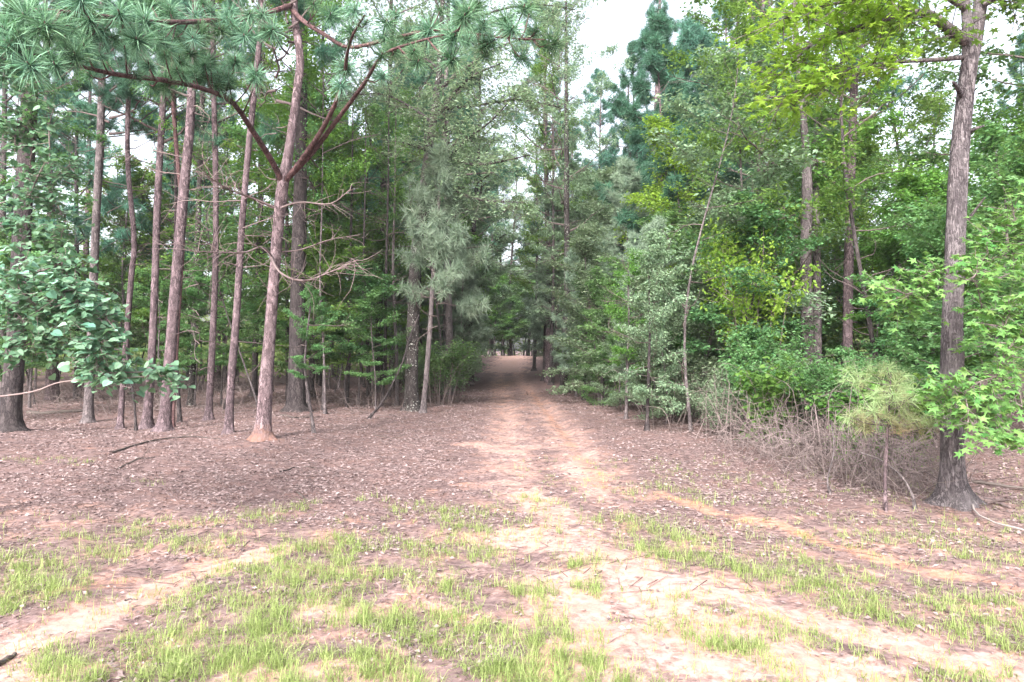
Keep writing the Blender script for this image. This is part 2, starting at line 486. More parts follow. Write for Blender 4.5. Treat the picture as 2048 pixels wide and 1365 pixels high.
def axis_lines(segs):
    out = [segs[0][0]]
    for a, b, st in segs:
        n = max(1, int(round((b - a) / st)))
        out += list(a + (b - a) * np.arange(1, n + 1) / n)
    return np.array(out)
gx = axis_lines([(-500, -60, 55), (-60, -20, 2.5), (-20, -8, .4), (-8, 8, .07), (8, 20, .4), (20, 60, 2.5), (60, 500, 55)])
gy = axis_lines([(-500, -20, 60), (-20, 2.4, 1.2), (2.4, 14, .07), (14, 30, .2), (30, 70, .7), (70, 130, 4), (130, 900, 70)])
X, Y = np.meshgrid(gx, gy)
Z = hgt(X, Y)
fl = X.ravel(), Y.ravel()
mb = MB()
mb.add(np.stack([X, Y, Z], -1).reshape(-1, 3))
nx, ny = len(gx), len(gy)
ii = (np.arange(ny - 1)[:, None] * nx + np.arange(nx - 1)[None]).ravel()
mb.Q.append(np.stack([ii, ii + 1, ii + nx + 1, ii + nx], -1))
ground = mb.build('ground', M['ground'], kind='structure')
ground['label'] = 'leaf-strewn forest floor with sandy clay trail'
near_sand = sstep(0, 1, (G(0, 1090)[1] + 0.0 - fl[1]) / 2.0 + 0.25)
base_sand = 0.42 * (1 - sstep(5.6, 7.2, fl[1] - 0.20 * np.abs(fl[0] - 0.3)))
trailm = (0.68 - .28 * np.exp(-((fl[0] - trail_x(fl[1])) / .28) ** 2)) * np.exp(-((fl[0] - trail_x(fl[1])) / 1.15) ** 4) * sstep(5, 8, fl[1]) * (1 - sstep(64, 70, fl[1]))
sandv = np.maximum(np.maximum(strokes(*fl, SAND), base_sand), trailm)
clayv = np.maximum(strokes(*fl, CLAY), 0)
for nm, vals in (('sand', sandv), ('clay', clayv)):
    a = ground.data.attributes.new(nm, 'FLOAT', 'POINT')
    a.data.foreach_set('value', vals.astype(np.float32))

def sand_at(x, y):
    b = 0.42 * (1 - sstep(5.6, 7.2, y - 0.20 * np.abs(x - 0.3)))
    t = (0.68 - .28 * np.exp(-((x - trail_x(y)) / .28) ** 2)) * np.exp(-((x - trail_x(y)) / 1.15) ** 4) * sstep(5, 8, y)
    return np.maximum(np.maximum(np.maximum(strokes(x, y, SAND), b), t), strokes(x, y, CLAY))

# fallen leaves
rng = np.random.default_rng(11)
def scatter_view(n, d0, d1, margin=1.12):
    u = rng.uniform(0, 1, n)
    d = 1 / (1 / d0 + u * (1 / d1 - 1 / d0))      # even over the picture
    d = np.where(rng.uniform(0, 1, n) < .5, d, np.sqrt(rng.uniform(d0 ** 2, d1 ** 2, n)))
    x = rng.uniform(-1, 1, n) * 0.75 * margin * d
    return x, d
STRAW = fan([(-.018, 0, 0), (.018, 0, 0), (.014, .55, .05), (0, 1, 0), (-.014, .55, .05)])
x, y = scatter_view(240000, 3.0, 28)
s = sand_at(x, y) + 0.22 * wav(x, y, 1.3, 2) + .12 * wav(x, y, .4, 5)
keep = rng.uniform(0, 1, len(x)) < np.clip(1.0 - 1.7 * s, 0.06, 1) * (1 - .7 * (y < 5.2))
x, y = x[keep], y[keep]
n = len(x)
a = rng.uniform(0, 6.283, n)
ax = np.stack([np.cos(a), np.sin(a), rng.normal(0, .22, n)], -1)
no = np.stack([rng.normal(0, .5, n), rng.normal(0, .5, n), np.ones(n)], -1)
mb = MB()
pos = np.stack([x, y, hgt(x, y) + 0.003 + rng.uniform(0, .016, n)], -1)
vv = np.clip(rng.normal(.5, .32, n), 0, 1)
kind_ = rng.uniform(0, 1, n)
sz = np.minimum(np.exp(rng.normal(-3.5, .38, n)), .05) * (0.8 + 0.035 * y)
for lo, hi, shp, mul in ((0, .46, OVAL, 1.0), (.46, .68, LONG, 1.35), (.68, .76, STAR_S, 1.1), (.76, 1.01, STRAW, 2.2)):
    q = (kind_ >= lo) & (kind_ < hi)
    leaves(mb, pos[q], ax[q], no[q], sz[q] * mul, shp, vv[q])
tx_, ty_ = scatter_view(2600, 4.5, 24)
ta = rng.uniform(0, 6.283, len(tx_)); tl_ = np.exp(rng.normal(-2.0, .5, len(tx_)))
A_ = np.stack([tx_, ty_, hgt(tx_, ty_) + .008], -1); ex, ey = tx_ + np.cos(ta) * tl_, ty_ + np.sin(ta) * tl_
twigs(mb, A_, np.stack([ex, ey, hgt(ex, ey) + .012], -1), .0035, .002, np.clip(rng.normal(0, .25, 1), 0, 1)[0])
mb.build('fallen_leaves', M['litter'], smooth=False, kind='stuff', label='brown fallen leaves scattered over the forest floor', category='leaf litter')

# grass
GRASS = [
    ([(1230, 1045), (1320, 1065), (1420, 1095)], .22, .95), ([(1300, 1100), (1420, 1130), (1560, 1160), (1700, 1190)], .24, 1.0),
    ([(1560, 1150), (1760, 1225), (1950, 1270), (2100, 1290)], .20, 1.0), ([(1500, 1120), (1650, 1150), (1850, 1190), (2080, 1230)], .26, .55),
    ([(1380, 950), (1440, 960)], .3, .35), ([(1870, 1100), (1990, 1120)], .22, .7), ([(1600, 1075), (1900, 1090)], .25, .3),
    ([(1290, 980), (1420, 1000)], .3, .4), ([(560, 1110), (700, 1090), (680, 1130)], .22, 1.0), ([(470, 1140), (600, 1150), (760, 1150)], .26, .95),
    ([(380, 1200), (560, 1190), (700, 1190)], .25, .9), ([(450, 1260), (700, 1250), (860, 1260)], .26, .8), ([(820, 1020), (940, 1030), (960, 1060)], .28, .85),
    ([(780, 1090), (960, 1110), (960, 1080)], .28, .7), ([(880, 1170), (1000, 1200), (1050, 1190)], .18, .9), ([(850, 1280), (1020, 1290), (1100, 1340)], .25, .9),
    ([(1000, 1350), (1200, 1360)], .2, .9), ([(300, 1300), (500, 1310), (650, 1340)], .28, .75), ([(200, 1360), (350, 1355)], .14, .9),
    ([(10, 1130), (50, 1150), (60, 1210)], .22, 1.0), ([(0, 1190), (90, 1215)], .14, 1.0), ([(200, 1110), (330, 1095), (440, 1090)], .22, .75),
    ([(380, 1050), (500, 1035), (600, 1020)], .24, .7), ([(300, 1060), (150, 1080)], .3, .4), ([(1120, 1140), (1200, 1130)], .14, .8),
    ([(1180, 1180)], .13, .9), ([(1440, 1290), (1500, 1310)], .14, .85), ([(1540, 1340), (1570, 1365)], .10, .9), ([(1900, 1365), (2048, 1365)], .12, .6),
    ([(1340, 1230), (1480, 1260), (1650, 1280)], .3, .25), ([(40, 920), (120, 925)], .3, .35), ([(300, 970)], .2, .3), ([(1060, 1000), (980, 1020)], .3, .45),
    ([(700, 1330), (800, 1340)], .16, .7), ([(90, 1330), (130, 1365)], .15, .5), ([(1100, 1270), (1100, 1230)], .1, .6), ([(730, 1000)], .12, .5),
]
x, y = scatter_view(90000, 2.9, 11.5)
gd = strokes(x, y, GRASS)
gd = gd + 0.10 * (y < 6.5) + 0.10 * (x > 0) * (y < 10) * (y > 5.5)
pn = .45 + .26 * wav(x, y, .62, 1) + .34 * wav(x, y, .23, 4) + .30 * wav(x, y, .11, 7)
dens = np.clip(gd * np.clip(pn, 0, 1.2) ** 1.5 * 1.05, 0, 1)
keep = rng.uniform(0, 1, len(x)) < dens
x, y, gk, pk = x[keep], y[keep], gd[keep], np.clip(pn[keep], 0, 1)
nb = 7
bx = np.repeat(x, nb) + rng.normal(0, .020, len(x) * nb); by = np.repeat(y, nb) + rng.normal(0, .020, len(x) * nb)
th = np.repeat(rng.uniform(.45, 1.25, len(x)) * (.45 + .35 * gk + .35 * pk), nb)
n = len(bx)
hh = th * rng.uniform(.025, .115, n) * (1 + .6 * (rng.uniform(0, 1, n) < .06))
a = rng.uniform(0, 6.283, n); lean = rng.uniform(.1, 1.5, n) ** 1.2
dx, dy = np.cos(a) * lean, np.sin(a) * lean
wd = rng.uniform(.0010, .0020, n)
strawy = rng.uniform(0, 1, n) < .10
b = np.stack([bx, by, hgt(bx, by) - .004], -1)
sx = np.stack([-np.sin(a), np.cos(a), 0 * a], -1) * wd[:, None]
mid = b + np.stack([dx * hh * .35, dy * hh * .35, hh * .6], -1)
tip = b + np.stack([dx * hh * 1.1, dy * hh * 1.1, hh * (1.0 - .25 * lean)], -1)
V = np.stack([b - sx, b + sx, mid - sx * .8, mid + sx * .8, tip], 1).reshape(-1, 3)
o5 = (np.arange(n) * 5)[:, None]
T = np.concatenate([o5 + [[0, 1, 3]], o5 + [[0, 3, 2]], o5 + [[2, 3, 4]]])
mb = MB()
mb.add(V, None, T, np.repeat(np.clip(np.repeat(rng.normal(.5, .18, len(x)), nb) + rng.normal(0, .18, n), 0, 1), 5))
mb.build('grass', M['grass'], kind='stuff', label='thin yellow-green grass growing in the sandy clearing', category='grass')
print('grass blades', n)

# ------------------------------------------------------------------ tree library
TEMP = [tuft_template(np.random.default_rng(100 + i), 28, .036, 1.1) for i in range(4)]
TEMP_Y = [tuft_template(np.random.default_rng(120 + i), 28, .036, 1.0) for i in range(4)]

def limb_path(rng, start, az, el, L, n=7, wob=.22, up=.05):
    d = np.array([math.cos(az) * math.cos(el), math.sin(az) * math.cos(el), math.sin(el)])
    p = [np.asarray(start, float)]
    for k in range(n - 1):
        d = nrm(d + rng.normal(0, wob, 3) * np.array([1, 1, .6]) + np.array([0, 0, up]))
        p.append(p[-1] + d * L / (n - 1))
    return np.array(p)

def along(p, t):
    s = np.clip(t, 0, 1) * (len(p) - 1); i = np.minimum(s.astype(int), len(p) - 2); f = (s - i)[:, None]
    return p[i] * (1 - f) + p[i + 1] * f, nrm(p[i + 1] - p[i])

def stem(rng, H, r0, r1, wob=.15, n=14, lean=(0, 0)):
    z = np.linspace(-.15, H, n); t = np.clip(z / H, 0, 1)
    ph = rng.uniform(0, 6.28, 4); w = wob
    xx = w * (np.sin(2.2 * t + ph[0]) - math.sin(ph[0])) + .35 * w * (np.sin(7 * t + ph[1]) - math.sin(ph[1])) + lean[0] * t
    yy = w * (np.sin(2.5 * t + ph[2]) - math.sin(ph[2])) + .35 * w * (np.sin(6 * t + ph[3]) - math.sin(ph[3])) + lean[1] * t
    r = r0 + (r1 - r0) * t ** .9 + r0 * .35 * np.exp(-np.clip(z, 0, None) / .25)
    return np.stack([xx, yy, z], -1), r

def hardwood(seed, H, cb, R, r0, nlimb, n2, nleaf, lsize, bark, leafm, shape=OVAL, flat=.5, el0=.15, spread=.14, wob=.25, stub=0):
    rng = np.random.default_rng(seed)
    sp, sr = stem(rng, H, r0, r0 * .25, wob=wob)
    tm, bm, lm = MB(), MB(), MB()
    tube(tm, sp, sr, 9, .05, rng)
    LP, LA, LV, LO = [], [], [], []
    for i in range(nlimb):
        t = (i + rng.uniform(0, 1)) / nlimb
        z = cb + (H * .98 - cb) * t
        p0 = np.array([np.interp(z, sp[:, 2], sp[:, k]) for k in range(3)])
        L = R * (.35 + .65 * math.sin(math.pi * min(1, .18 + .80 * t))) * rng.uniform(.7, 1.15)
        az = i * 2.4 + rng.uniform(-.6, .6)
        el = el0 + .9 * t ** 1.5 + rng.uniform(-.15, .15)
        lp = limb_path(rng, p0, az, el, L, up=.02)
        rb = max(.006, r0 * .38 * (1 - .6 * t) * L / R)
        tube(bm, lp, np.linspace(rb, .004, len(lp)), 5, val=rng.uniform(.3, .7))
        ts = rng.uniform(.18, 1, n2)
        b, dr = along(lp, ts)
        side = nrm(np.cross(dr, [0, 0, 1.0]))
        sg = rng.uniform(-1, 1, n2)[:, None]
        d2 = nrm(dr * .6 + side * sg * 1.1 + rng.normal(0, .25, (n2, 3)) * np.array([1, 1, flat]))
        L2 = L * rng.uniform(.15, .38, n2) * (1.15 - .6 * ts)
        e = b + d2 * L2[:, None]
        twigs(bm, b, e, np.minimum(rb * .4, .008), .003, rng.uniform(.3, .7))
        m = max(1, nleaf // (nlimb * n2))
        u = rng.uniform(.15, 1.1, (n2, m))
        pos = b[:, None] + d2[:, None] * (L2[:, None] * u)[..., None] + rng.normal(0, spread, (n2, m, 3)) * np.array([1, 1, .7 * flat + .15])
        LP.append(pos.reshape(-1, 3)); LO.append(np.repeat(d2, m, 0))
        cl = rng.normal(.5, .16, n2)
        LV.append((cl[:, None] + rng.normal(0, .16, (n2, m))).ravel())
    for k in range(stub):
        z = rng.uniform(.25 * cb, cb); p0 = np.array([np.interp(z, sp[:, 2], sp[:, q]) for q in range(3)])
        lp = limb_path(rng, p0, rng.uniform(0, 6.28), rng.uniform(-.1, .6), rng.uniform(.4, 1.3), 5, .35)
        tube(bm, lp, np.linspace(.014, .004, 5), 4)
    pos = np.vstack(LP); n = len(pos)
    ax, no = rand_leaf_frames(rng, n, np.vstack(LO), tilt=.5)
    leaves(lm, pos, ax, no, lsize * rng.uniform(.65, 1.2, n), shape, np.clip(np.concatenate(LV), 0, 1))
    nm = '%d' % seed
    return (tm.mesh('trunk', M[bark]), bm.mesh('branches', M['branch']), lm.mesh('crown', M[leafm], smooth=False), H)

def pine(seed, H, cb, R, r0, nlimb, n2, ntuft, tsize, bark, leafm, temps=None, stub=14, droop=.0, wob=.15, el0=.15, deadtw=True):
    rng = np.random.default_rng(seed)
    temps = temps or TEMP
    sp, sr = stem(rng, H, r0, r0 * .15, wob=wob)
    tm, bm, lm = MB(), MB(), MB()
    tube(tm, sp, sr, 10, .05, rng)
    TP, TD, TVv = [], [], []
    for i in range(nlimb):
        t = (i + rng.uniform(0, 1)) / nlimb
        z = cb + (H * .99 - cb) * t
        p0 = np.array([np.interp(z, sp[:, 2], sp[:, k]) for k in range(3)])
        L = R * (1.05 - .85 * t ** 1.3) * rng.uniform(.6, 1.1)
        lp = limb_path(rng, p0, i * 2.4 + rng.uniform(-.7, .7), el0 + .55 * t + rng.uniform(-.15, .15), L, wob=.18, up=.06 - droop)
        rb = max(.006, r0 * .30 * (1 - .7 * t))
        tube(bm, lp, np.linspace(rb, .005, len(lp)), 5, val=rng.uniform(.3, .7))
        ts = rng.uniform(.3, 1, n2)
        b, dr = along(lp, ts)
        side = nrm(np.cross(dr, [0, 0, 1.0]))
        d2 = nrm(dr * .8 + side * rng.uniform(-1, 1, (n2, 1)) + np.array([0, 0, .25]) + rng.normal(0, .25, (n2, 3)))
        L2 = L * rng.uniform(.12, .32, n2) * (1.2 - .7 * ts)
        e = b + d2 * L2[:, None]
        twigs(bm, b, e, .007, .004, rng.uniform(.3, .7))
        m = max(1, ntuft // (nlimb * n2))
        u = np.concatenate([np.ones((n2, 1)), rng.uniform(.3, .95, (n2, m - 1))], 1) if m > 1 else np.ones((n2, 1))
        pos = b[:, None] + d2[:, None] * (L2[:, None] * u)[..., None] + rng.normal(0, .06, (n2, m, 3))
        dd = np.repeat(d2[:, None], m, 1) + rng.normal(0, .35, (n2, m, 3)) + np.array([0, 0, .35])
        TP.append(pos.reshape(-1, 3)); TD.append(dd.reshape(-1, 3)); TVv.append(np.repeat(rng.normal(.5, .15, n2), m) + rng.normal(0, .12, n2 * m))
    for k in range(stub):
        z = rng.uniform(.2 * cb, cb); p0 = np.array([np.interp(z, sp[:, 2], sp[:, q]) for q in range(3)])
        L = rng.uniform(.3, 1.6)
        lp = limb_path(rng, p0, rng.uniform(0, 6.28), rng.uniform(-.2, .4), L, 6, .3)
        tube(bm, lp, np.linspace(.015, .004, 6), 4, val=.8)
        if deadtw:
            b, dr = along(lp, rng.uniform(.3, 1, 5))
            twigs(bm, b, b + nrm(dr + rng.normal(0, .7, (5, 3))) * L * .3, .004, .002, .8)
    tufts(lm, np.vstack(TP), np.vstack(TD), tsize * rng.uniform(.75, 1.2, sum(map(len, TP))), temps, rng, np.clip(np.concatenate(TVv), 0, 1))
    return (tm.mesh('trunk', M[bark]), bm.mesh('branches', M['branch']), lm.mesh('crown', M[leafm], smooth=False), H)

LIB = {
    'pine': [pine(201, 17, 8.5, 2.6, .15, 36, 10, 1150, .25, 'pine_bark', 'needle'), pine(202, 19, 9.5, 2.9, .17, 38, 10, 1200, .25, 'pine_bark', 'needle'),
             pine(203, 15, 7.0, 2.3, .12, 32, 10, 1000, .24, 'dark_bark', 'needle', wob=.3), pine(204, 16, 6.5, 2.6, .14, 34, 10, 1100, .25, 'grey_bark', 'needle')],
    'young': [pine(211, 7.5, 1.2, 1.9, .055, 44, 10, 1700, .22, 'grey_bark', 'needle_pale', TEMP_Y, stub=5), pine(212, 6.0, .9, 1.7, .045, 40, 10, 1400, .21, 'grey_bark', 'needle_pale', TEMP_Y, stub=4),
              pine(213, 9.0, 2.0, 2.1, .07, 46, 10, 1750, .22, 'dark_bark', 'needle_pale', TEMP_Y, stub=8)],
    'bough': [pine(271, 6.0, 2.2, 2.2, .05, 30, 9, 700, .34, 'grey_bark', 'needle_pale', [tuft_template(np.random.default_rng(140 + i), 34, .030, 1.1) for i in range(4)], stub=3)],
    'tall': [hardwood(221, 15, 3.4, 3.6, .13, 28, 20, 14000, .14, 'dark_bark', 'hard', stub=6), hardwood(222, 14, 3.0, 3.2, .11, 28, 20, 14000, .135, 'grey_bark', 'hard_dark', stub=5),
             hardwood(223, 16, 4.0, 3.8, .15, 30, 20, 15000, .155, 'dark_bark', 'hard_grey', LONG, stub=5), hardwood(224, 12, 2.6, 3.0, .09, 26, 20, 13500, .135, 'dark_bark', 'hard', wob=.5, stub=5)],
    'bushy': [hardwood(281, 5.5, .35, 1.7, .035, 28, 18, 12500, .105, 'grey_bark', 'hard_grey', flat=.4, wob=.25), hardwood(282, 6.5, .5, 1.8, .04, 30, 18, 13500, .11, 'dark_bark', 'under', flat=.4, wob=.25),
              hardwood(283, 4.5, .3, 1.5, .03, 24, 18, 10500, .10, 'grey_bark', 'hard', flat=.4, wob=.25)],
    'midpine': [pine(291, 10, 2.8, 2.2, .085, 42, 10, 1700, .25, 'pine_bark', 'needle'), pine(292, 12, 4.0, 2.5, .10, 44, 10, 1800, .25, 'dark_bark', 'needle')],
    'mid': [hardwood(261, 9, 1.8, 2.7, .07, 28, 22, 16500, .125, 'dark_bark', 'hard', flat=.35, wob=.4), hardwood(262, 8, 1.5, 2.5, .06, 26, 22, 15500, .12, 'grey_bark', 'hard_grey', flat=.35, wob=.4),
            hardwood(263, 10, 2.2, 2.8, .08, 28, 22, 17000, .125, 'dark_bark', 'under', flat=.35, wob=.3), hardwood(264, 8.5, 1.8, 2.5, .06, 26, 22, 15500, .115, 'grey_bark', 'yellow', flat=.35, wob=.4)],
    'under': [hardwood(231, 5.5, 1.3, 2.0, .045, 20, 18, 10500, .11, 'grey_bark', 'under', flat=.2, spread=.11), hardwood(232, 4.5, 1.1, 1.9, .035, 18, 18, 9600, .105, 'dark_bark', 'under', flat=.2, spread=.11, wob=.3),
              hardwood(233, 6.5, 1.6, 2.2, .05, 22, 18, 11500, .115, 'grey_bark', 'hard', flat=.25, spread=.12, wob=.3), hardwood(234, 5.0, 1.5, 1.8, .04, 18, 18, 9600, .11, 'dark_bark', 'hard_dark', flat=.2, wob=.4)],
    'pole': [hardwood(241, 8, 3.2, 1.1, .035, 12, 10, 1500, .10, 'grey_bark', 'under', wob=.5, stub=10), hardwood(242, 10, 4.0, 1.3, .05, 14, 10, 1900, .10, 'dark_bark', 'hard', wob=.35, stub=12),
             hardwood(243, 6, 2.8, .9, .022, 10, 10, 1100, .09, 'grey_bark', 'under', wob=.6, stub=8)],
}

def shrub(seed, H, R, nst, nleaf, lsize, leafm, shape=OVAL, low=.45):
    rng = np.random.default_rng(seed)
    bm, lm = MB(), MB()
    LP, LV = [], []
    for i in range(nst):
        a = rng.uniform(0, 6.28); rr = R * rng.uniform(0, .35)
        p0 = np.array([math.cos(a) * rr, math.sin(a) * rr, -.05])
        a2 = a + rng.normal(0, .5); hh = H * rng.uniform(.7, 1.0); ro = R * rng.uniform(.4, 1.0)
        p1 = np.array([math.cos(a2) * ro, math.sin(a2) * ro, hh])
        mid = (p0 + p1) / 2 + rng.normal(0, .08, 3) + np.array([0, 0, .18 * H])
        lp = spline([p0, mid, p1], 8)
        tube(bm, lp, np.linspace(.009, .003, 8), 4, val=rng.uniform(0, .8))
        k = 9
        ts = rng.uniform(low, 1, k); b, dr = along(lp, ts)
        d2 = nrm(dr * .4 + rng.normal(0, .8, (k, 3)) * np.array([1, 1, .4]))
        L2 = R * rng.uniform(.2, .5, k); e = b + d2 * L2[:, None]
        twigs(bm, b, e, .004, .002, .5)
        m = max(1, nleaf // (nst * k)); u = rng.uniform(.1, 1.1, (k, m))
        pos = b[:, None] + d2[:, None] * (L2[:, None] * u)[..., None] + rng.normal(0, .06, (k, m, 3))
        LP.append(pos.reshape(-1, 3)); LV.append((rng.normal(.5, .18, k)[:, None] + rng.normal(0, .16, (k, m))).ravel())
    pos = np.vstack(LP); n = len(pos)
    ax, no = rand_leaf_frames(rng, n, None, tilt=.55)
    leaves(lm, pos, ax, no, lsize * rng.uniform(.65, 1.2, n), shape, np.clip(np.concatenate(LV), 0, 1))
    return (bm.mesh('stems', M['vine']), lm.mesh('foliage', M[leafm], smooth=False), H)
LIB['shrub'] = [shrub(251, 1.5, .9, 13, 4600, .065, 'under', low=.3), shrub(252, 1.3, .8, 12, 4200, .06, 'hard_grey', low=.15), shrub(253, 1.8, .9, 16, 4400, .07, 'yellow', low=.3), shrub(254, 1.2, .8, 10, 3000, .075, 'hard', HEART, low=.1), shrub(255, 1.9, .8, 11, 4200, .07, 'under', low=.5)]

ORD = ['first', 'second', 'third', 'fourth', 'fifth', 'sixth', 'seventh', 'eighth', 'ninth', 'tenth', 'eleventh', 'twelfth', 'thirteenth', 'fourteenth', 'fifteenth']

def put_tree(kind, var, loc, rz, s, name, label, cat, group):
    L = LIB[kind][var % len(LIB[kind])]
    t = thing(name, label, cat, loc, group, rz, s)
    for nm, me in zip(('trunk', 'branches', 'crown') if kind != 'shrub' else ('stems', 'foliage'), L):
        o = link(nm, me, t)
        if nm != 'trunk': o['kind'] = 'stuff'
    return t

KN = {'pine': ('pine_tree', 'pine', 'tall slim pine'), 'young': ('young_pine', 'pine', 'pale bushy young pine'), 'tall': ('broadleaf_tree', 'tree', 'leafy dark-trunked broadleaf tree'),
      'under': ('understory_tree', 'small tree', 'low leafy understory tree'), 'bushy': ('bushy_tree', 'small tree', 'bushy tree leafy to the ground'), 'midpine': ('half_grown_pine', 'pine', 'dense half-grown pine'), 'mid': ('leafy_tree', 'tree', 'leafy half-grown tree'), 'pole': ('sapling', 'sapling', 'thin bare-stemmed sapling'), 'shrub': ('shrub', 'shrub', 'low green shrub')}
placed = []
CLEAR = [(1614, 15, 20), (1694, 16, 20), (835, 18, 10)]      # trunks that stand clear of nearer crowns
def zone(seed, where, kind, n, px0, px1, d0, d1, s0=.85, s1=1.2, gap=.8, variants=None):
    rng = np.random.default_rng(seed)
    got = []
    tries = 0
    while len(got) < n and tries < 4000:
        tries += 1
        d = math.sqrt(rng.uniform(d0 ** 2, d1 ** 2)); px = rng.uniform(px0, px1)
        x = (px - CX) / F * d
        tx = float(trail_x(d))
        half = 1.45 if d > 20 else 1.45 + (20 - d) * .17
        sc = rng.uniform(s0, s1)
        clear = half + {'young': .5, 'under': .8, 'tall': .2, 'mid': .6, 'bushy': .7, 'midpine': .5, 'shrub': .6, 'pine': .3, 'pole': .2}[kind] * sc
        if abs(x - tx) < clear + (.9 if 36 < d < 46 else 2.0 if d >= 46 else 0) and d < 63: continue
        if kind in ('under', 'mid', 'tall', 'young', 'bushy', 'midpine') and any(abs(px - c) < hw + 1.5 * sc * F / d and d < dh + 2 for c, dh, hw in CLEAR): continue
        if any((x - q[0]) ** 2 + (d - q[1]) ** 2 < gap ** 2 for q in placed): continue
        placed.append((x, d)); got.append((px, x, d, sc, rng.uniform(0, 6.28), int(rng.integers(0, 99))))
    got.sort()
    nm, cat, desc = KN[kind]
    for i, (px, x, d, sc, rz, va) in enumerate(got):
        v = variants[va % len(variants)] if variants else va
        lab = '%s %s, %s from the left' % (desc, where, ORD[i]) if len(got) > 1 else '%s %s' % (desc, where)
        put_tree(kind, v, (x, d, float(hgt(x, d))), rz, sc, nm, lab, cat, '%ss %s' % (desc, where))

# ------------------------------------------------------------------ named trunks, from the photograph
def hero_trunk(name, label, cat, pts, bark, drift=0.0, extra=None, group=None, top=None, crown=None, sides=12, seed=0, stubs=0, rough=.035, dead=False, clr=1.0):
    """pts: (px, py, width px) from the foot upwards; drift is the depth gained at the top"""
    rng = np.random.default_rng(seed + 900)
    g = G(pts[0][0], pts[0][1]); d0 = g[1]
    rows = []
    for i, (px, py, wd) in enumerate(pts):
        d = d0 + drift * i / max(1, len(pts) - 1)
        q = P(px, py, d) if i else g
        rows.append([*q, wd / 2 * d / F * .86 / math.hypot(1, (px - CX) / F)])
    rows = np.array(rows)
    last = rows[-1]; step = nrm(rows[-1, :3] - rows[-2, :3])
    if top and top > last[2]:
        L = top - last[2]
        step = nrm(step * .5 + np.array([0, 0, .6]))
        rows = np.vstack([rows, [*(last[:3] + step * L * .5), last[3] * .75], [*(last[:3] + step * L), last[3] * .35]])
    foot = rows[0].copy(); foot[2] -= .25; foot[3] *= 1.12
    sp = spline(np.vstack([foot, rows]), max(16, 6 * len(rows)))
    fz_ = np.array([.0, .06, .13, .22, .35, .55]) + g[2]
    low = np.stack([np.interp(fz_, sp[:, 2], sp[:, k]) for k in range(4)], 1); low[:, 2] = fz_
    sp = np.vstack([sp[:1], low, sp[sp[:, 2] > g[2] + .7]]) if sp[-1, 2] > g[2] + 1.5 else sp
    t = thing(name, label, cat, g, group)
    placed.append((g[0], g[1]))
    m = MB()
    r = sp[:, 3] * (1 + .22 * np.exp(-np.clip(sp[:, 2] - g[2], 0, None) / .18))
    tube(m, sp[:, :3], r, sides, rough, rng, flare=g[2])
    m.build('trunk', M[bark], t, g)
    if stubs:
        for k in range(stubs):
            bm = MB()
            z = rng.uniform(*sorted((.35 * min(6.5, sp[-1, 2]), min(6.5, sp[-1, 2])))); p0 = np.array([np.interp(z, sp[:, 2], sp[:, q]) for q in range(3)])
            L = rng.uniform(.3, 1.4)
            lp = limb_path(rng, p0, rng.uniform(0, 6.28), rng.uniform(-.3, .3), L, 6, .3)
            tube(bm, lp, np.linspace(.012, .003, 6), 4, val=rng.uniform(.3, 1))
            b, dr = along(lp, rng.uniform(.3, 1, 6))
            twigs(bm, b, b + nrm(dr + rng.normal(0, .7, (6, 3))) * L * .35, .004, .002, .7)
            bm.build('branch', M['dead' if dead else 'branch'], t, g)
    if crown:
        kind, v, s = crown
        L = LIB[kind][v % len(LIB[kind])]
        tipp = sp[-1, :3] - g
        for nm, me in (('branches', L[1]), ('crown', L[2])):
            c = link(nm, me, t, kind='stuff')
            c.scale = (s * .72, s * .72, s); c.location = (tipp[0], tipp[1], tipp[2] - L[3] * s * .98)
            c.rotation_euler = (0, 0, rng.uniform(0, 6.28))
    return t, sp, g

PG = 'slim pines along the left edge of the wood'
hero_trunk('ivy_clad_tree', 'thick dark trunk at the far left, ringed by leafy vine', 'tree', [(18, 862, 60), (30, 700, 48), (45, 450, 46), (58, 200, 42), (62, 0, 40)], 'dark_bark', top=11, crown=('tall', 1, .6), seed=1)
hero_trunk('pine_tree', 'grey-brown trunk rising behind the heart-leaved bough at left', 'pine', [(176, 846, 25), (182, 700, 22), (192, 450, 20), (202, 250, 19), (205, 50, 17)], 'grey_bark', top=13, crown=('pine', 0, .8), group=PG, seed=2, stubs=5)
hero_trunk('pine_tree', 'thin reddish pine with crooked stem, right of the heart-leaved bough', 'pine', [(240, 858, 15), (248, 740, 14), (262, 560, 14), (268, 480, 13), (255, 300, 12), (262, 60, 11)], 'pine_bark', top=12, crown=('pine', 2, .7), group=PG, seed=3, stubs=6, drift=.5)
hero_trunk('sapling', 'finger-thin dark sapling between two slim pines at left', 'sapling', [(272, 862, 6), (268, 800, 6), (258, 740, 5), (250, 690, 4)], 'dark_bark', seed=4, stubs=3)
hero_trunk('pine_tree', 'upright pine left of the leaning pine, their feet nearly touching', 'pine', [(293, 857, 24), (303, 720, 20), (310, 560, 18), (316, 380, 17), (326, 200, 15), (330, 0, 13)], 'pine_bark', top=13, crown=('pine', 1, .75), group=PG, seed=5, stubs=8, drift=.8)
hero_trunk('pine_tree', 'pine leaning right with purplish plated bark, thickest of the left cluster', 'pine', [(328, 863, 31), (338, 740, 28), (352, 560, 26), (366, 400, 25), (379, 260, 22), (386, 130, 20), (392, 0, 18)], 'pine_bark', top=13, crown=('pine', 0, .8), group=PG, seed=6, stubs=9, dead=True)
hero_trunk('pine_tree', 'thin stem twined close against the leaning pine', 'pine', [(345, 855, 9), (356, 640, 11), (366, 450, 11), (356, 330, 10), (346, 200, 9), (346, 60, 8)], 'red_branch', top=11, group=PG, seed=7, drift=.4, crown=('pine', 3, .5))
